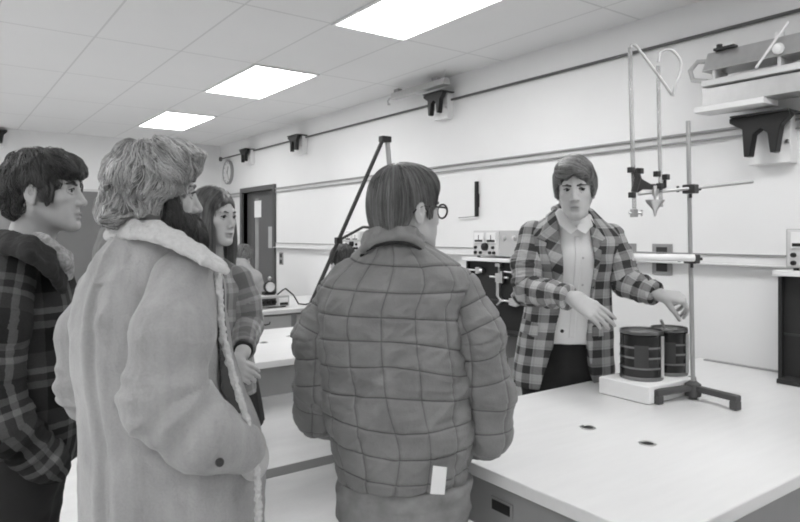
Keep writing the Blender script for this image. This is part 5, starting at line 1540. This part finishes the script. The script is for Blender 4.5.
# ------------------------------------------------------------------ two seated students farther back
def seated(hp, s, yaw, label, jm, hm, lean=0.0, seat_h=.62, tilt=(20, 0), armup=False, hs=1.0):
    F = Frame(W(hp[0], hp[1], s), yaw, tilt[0], tilt[1], hs)
    a = math.radians(yaw); fd = FW * math.cos(a) + RT * math.sin(a); rd = np.cross(fd, UP)
    hc = F.o - fd * lean; hip = np.array([hc[0], hc[1], seat_h + .115]); nk = F.o * .8 + hc * .2 - UP * .13 - fd * .03; nk[2] = F.o[2] - .14
    sh = nk - UP * .07 - fd * .01
    P = dict(F=F, neck=nk, sL=sh - rd * .17, sR=sh + rd * .17, hL=hip - rd * .09, hR=hip + rd * .09)
    for k, sg in (('L', -1), ('R', 1)):
        P['k' + k] = P['h' + k] + fd * .40 + rd * sg * .03; P['k' + k][2] = .54; P['a' + k] = P['k' + k] * 1.0 - fd * .10; P['a' + k][2] = .09
        P['e' + k] = P['s' + k] - UP * .26 + fd * .12 + rd * sg * .05; P['w' + k] = P['e' + k] + fd * .22 + UP * .02 - rd * sg * .10
    if armup:
        P['eR'] = P['sR'] + fd * .16 - UP * .18 + rd * .08; P['wR'] = F.o + rd * .10 + fd * .06 - UP * .05
    P['ff'] = fd
    root, org = bodyfig(P, label, hb=.0055)
    ax = rd; Rm = np.stack([rd, fd, UP], 1)
    T = Sdf(); T.ell((sh + hip) / 2, (.185, .13, .38), .05, 'u', Rm); T.cone(P['sL'], P['sR'], .075, .075, .06); T.half(hip - UP * .06, -UP)
    T.ell(hip + UP * .1, (.18, .14, .2), .05, 'u', Rm)
    jk = garment('jacket', T, jm, root, org, lambda V: V, lambda V, C: folds(V, V, .006, 9, 9, 81), .007)
    for k in 'LR':
        d = nrm(P['w' + k] - P['e' + k])
        sleeve([P['s' + k], P['e' + k], P['w' + k]], [.068, .06, .048], jm, jk, famp=.007, h=.006, cutk=(P['w' + k] - d * .01, d))
    S = Sdf()
    for k in 'LR': S.chain([P['h' + k], P['k' + k], P['a' + k] + UP * .02], [.09, .075, .06], .02)
    S.ell(hip, (.17, .14, .1), .03, 'u', Rm)
    garment('trousers', S, 'trouser_dark', root, org, None, None, .008)
    shoes(P, root, org)
    H = Sdf()
    H.ell((0, -.016, .034), (.090, .110, .100)); H.ell((0, -.06, -.03), (.074, .052, .070), .04)
    H.ell((0, .122, -.035), (.085, .085, .095), .012, 's'); H.box((0, .09, -.13), (.2, .1, .112), .01, .015, 's'); H.box((0, -.05, -.18), (.2, .2, .077), .01, .012, 's')
    def f4(p): return crown_flow((0, -.05, .14), (0, 1, -.3), down=.8)(p) + .6 * np.stack([vnoise(p * 25, 91), vnoise(p * 25, 92), vnoise(p * 25, 93)], 1)
    hairdo(root, F, org, H, None, f4, lambda p: (p[:, 2] > -.1) & ~((p[:, 1] > .07) & (p[:, 2] < .035)), hm, 1200, 10, .012, .0018, seed=44, base_h=.004, lump=.006)
    stool(hip[0], hip[1], seat_h, 'round stool under ' + ('the seated student in a pale jacket' if s > 6 else 'the seated student half hidden by the quilted jacket'))
    return root
M['jacket_pale'] = mat('pale_jacket', .34, .85, var=.2, ns=20, bump=.3)
M['jacket_mid'] = mat('grey_jacket', .20, .85, var=.2, ns=20, bump=.3)
seated((243, 257), 6.75, 15, 'seated student in a pale jacket bent over, beyond the woman', 'jacket_pale', 'hair_mid', .10, .66, (30, 8), False, 1.0)
seated((342, 262), 5.0, -36, 'seated dark-haired student half hidden behind the quilted jacket', 'jacket_mid', 'hair_black', .05, .52, (12, 0), False, 1.05)
# ------------------------------------------------------------------ two more students, almost hidden
def standing(px, py, s, yaw, label, cm, hm):
    F = Frame(W(px, py, s), yaw, 2, 0, 1.0)
    a = math.radians(yaw); fd = FW * math.cos(a) + RT * math.sin(a); rd = np.cross(fd, UP)
    nk = F.o - UP * .13 - fd * .03; sh = nk - UP * .08
    hip = np.array([nk[0], nk[1], .93])
    P = dict(F=F, neck=nk, sL=sh - rd * .17, sR=sh + rd * .17, hL=hip - rd * .085, hR=hip + rd * .085, ff=fd)
    for k, sg in (('L', -1), ('R', 1)):
        P['k' + k] = np.array([*P['h' + k][:2], .5]); P['a' + k] = np.array([*P['h' + k][:2], .09])
        P['e' + k] = P['s' + k] - UP * .29 + rd * sg * .05; P['w' + k] = P['e' + k] - UP * .22 + fd * .10 - rd * sg * .02
    root, org = bodyfig(P, label, hb=.0055)
    eyes(root, F, org)
    Rm = np.stack([rd, fd, UP], 1); T = Sdf()
    T.ell((sh + hip) / 2 + UP * .04, (.185, .13, .42), .05, 'u', Rm); T.cone(P['sL'], P['sR'], .07, .07, .06); T.cone(sh + UP * .05, sh, .07, .1, .05); T.half(hip - UP * .1, -UP)
    jk = garment('coat', T, cm, root, org, lambda V: V, lambda V, C: folds(V, V, .006, 8, 8, 91), .007)
    for k in 'LR': sleeve([P['s' + k], P['e' + k], P['w' + k]], [.066, .06, .05], cm, jk, famp=.007, h=.006)
    trousers(P, root, org, 'trouser_dark'); shoes(P, root, org)
    H = Sdf()
    H.ell((0, -.016, .034), (.090, .110, .098)); H.ell((0, -.06, -.05), (.078, .052, .09), .04)
    H.ell((0, .122, -.035), (.085, .085, .095), .012, 's'); H.box((0, .09, -.13), (.2, .1, .112), .01, .015, 's')
    hairdo(root, F, org, H, None, crown_flow((0, -.05, .14), (0, 1, -.3), down=.8), lambda p: (p[:, 2] > -.14) & ~((p[:, 1] > .07) & (p[:, 2] < .035)), hm, 1000, 13, .011, .0018, seed=45, base_h=.004, rough=(.006, 26))
standing(132, 200, 2.75, 75, 'student in a grey coat almost wholly hidden behind the bearded man', 'jacket_mid', 'hair_dark' if 'hair_dark' in M else 'hair_mid')
standing(-13, 206, 2.55, 70, 'dark-haired student cut off by the left edge, behind the plaid coat', 'jacket_mid', 'hair_black')
# ------------------------------------------------------------------ camera, world, colour
cam = bpy.data.cameras.new('camera'); co_ = bpy.data.objects.new('camera', cam); COL.objects.link(co_)
co_.location = (0, 0, HCAM); co_.rotation_euler = (math.pi / 2, 0, -YAW)
cam.sensor_width = 36; cam.lens = 36 * FPX / 800; cam.shift_y = -(261 - CY) / 800; cam.clip_start = .05
SC.camera = co_
w = bpy.data.worlds.new('world'); SC.world = w; w.use_nodes = True
w.node_tree.nodes['Background'].inputs[0].default_value = (1, 1, 1, 1); w.node_tree.nodes['Background'].inputs[1].default_value = .0
SC.view_settings.view_transform = 'Standard'; SC.view_settings.look = 'None'; SC.view_settings.gamma = 1; SC.view_settings.use_curve_mapping = False
SC.view_settings.exposure = 0.46
SC.cycles.filter_width = 1.9
SC.cycles.max_bounces = 10; SC.cycles.diffuse_bounces = 6; SC.cycles.use_denoising = True
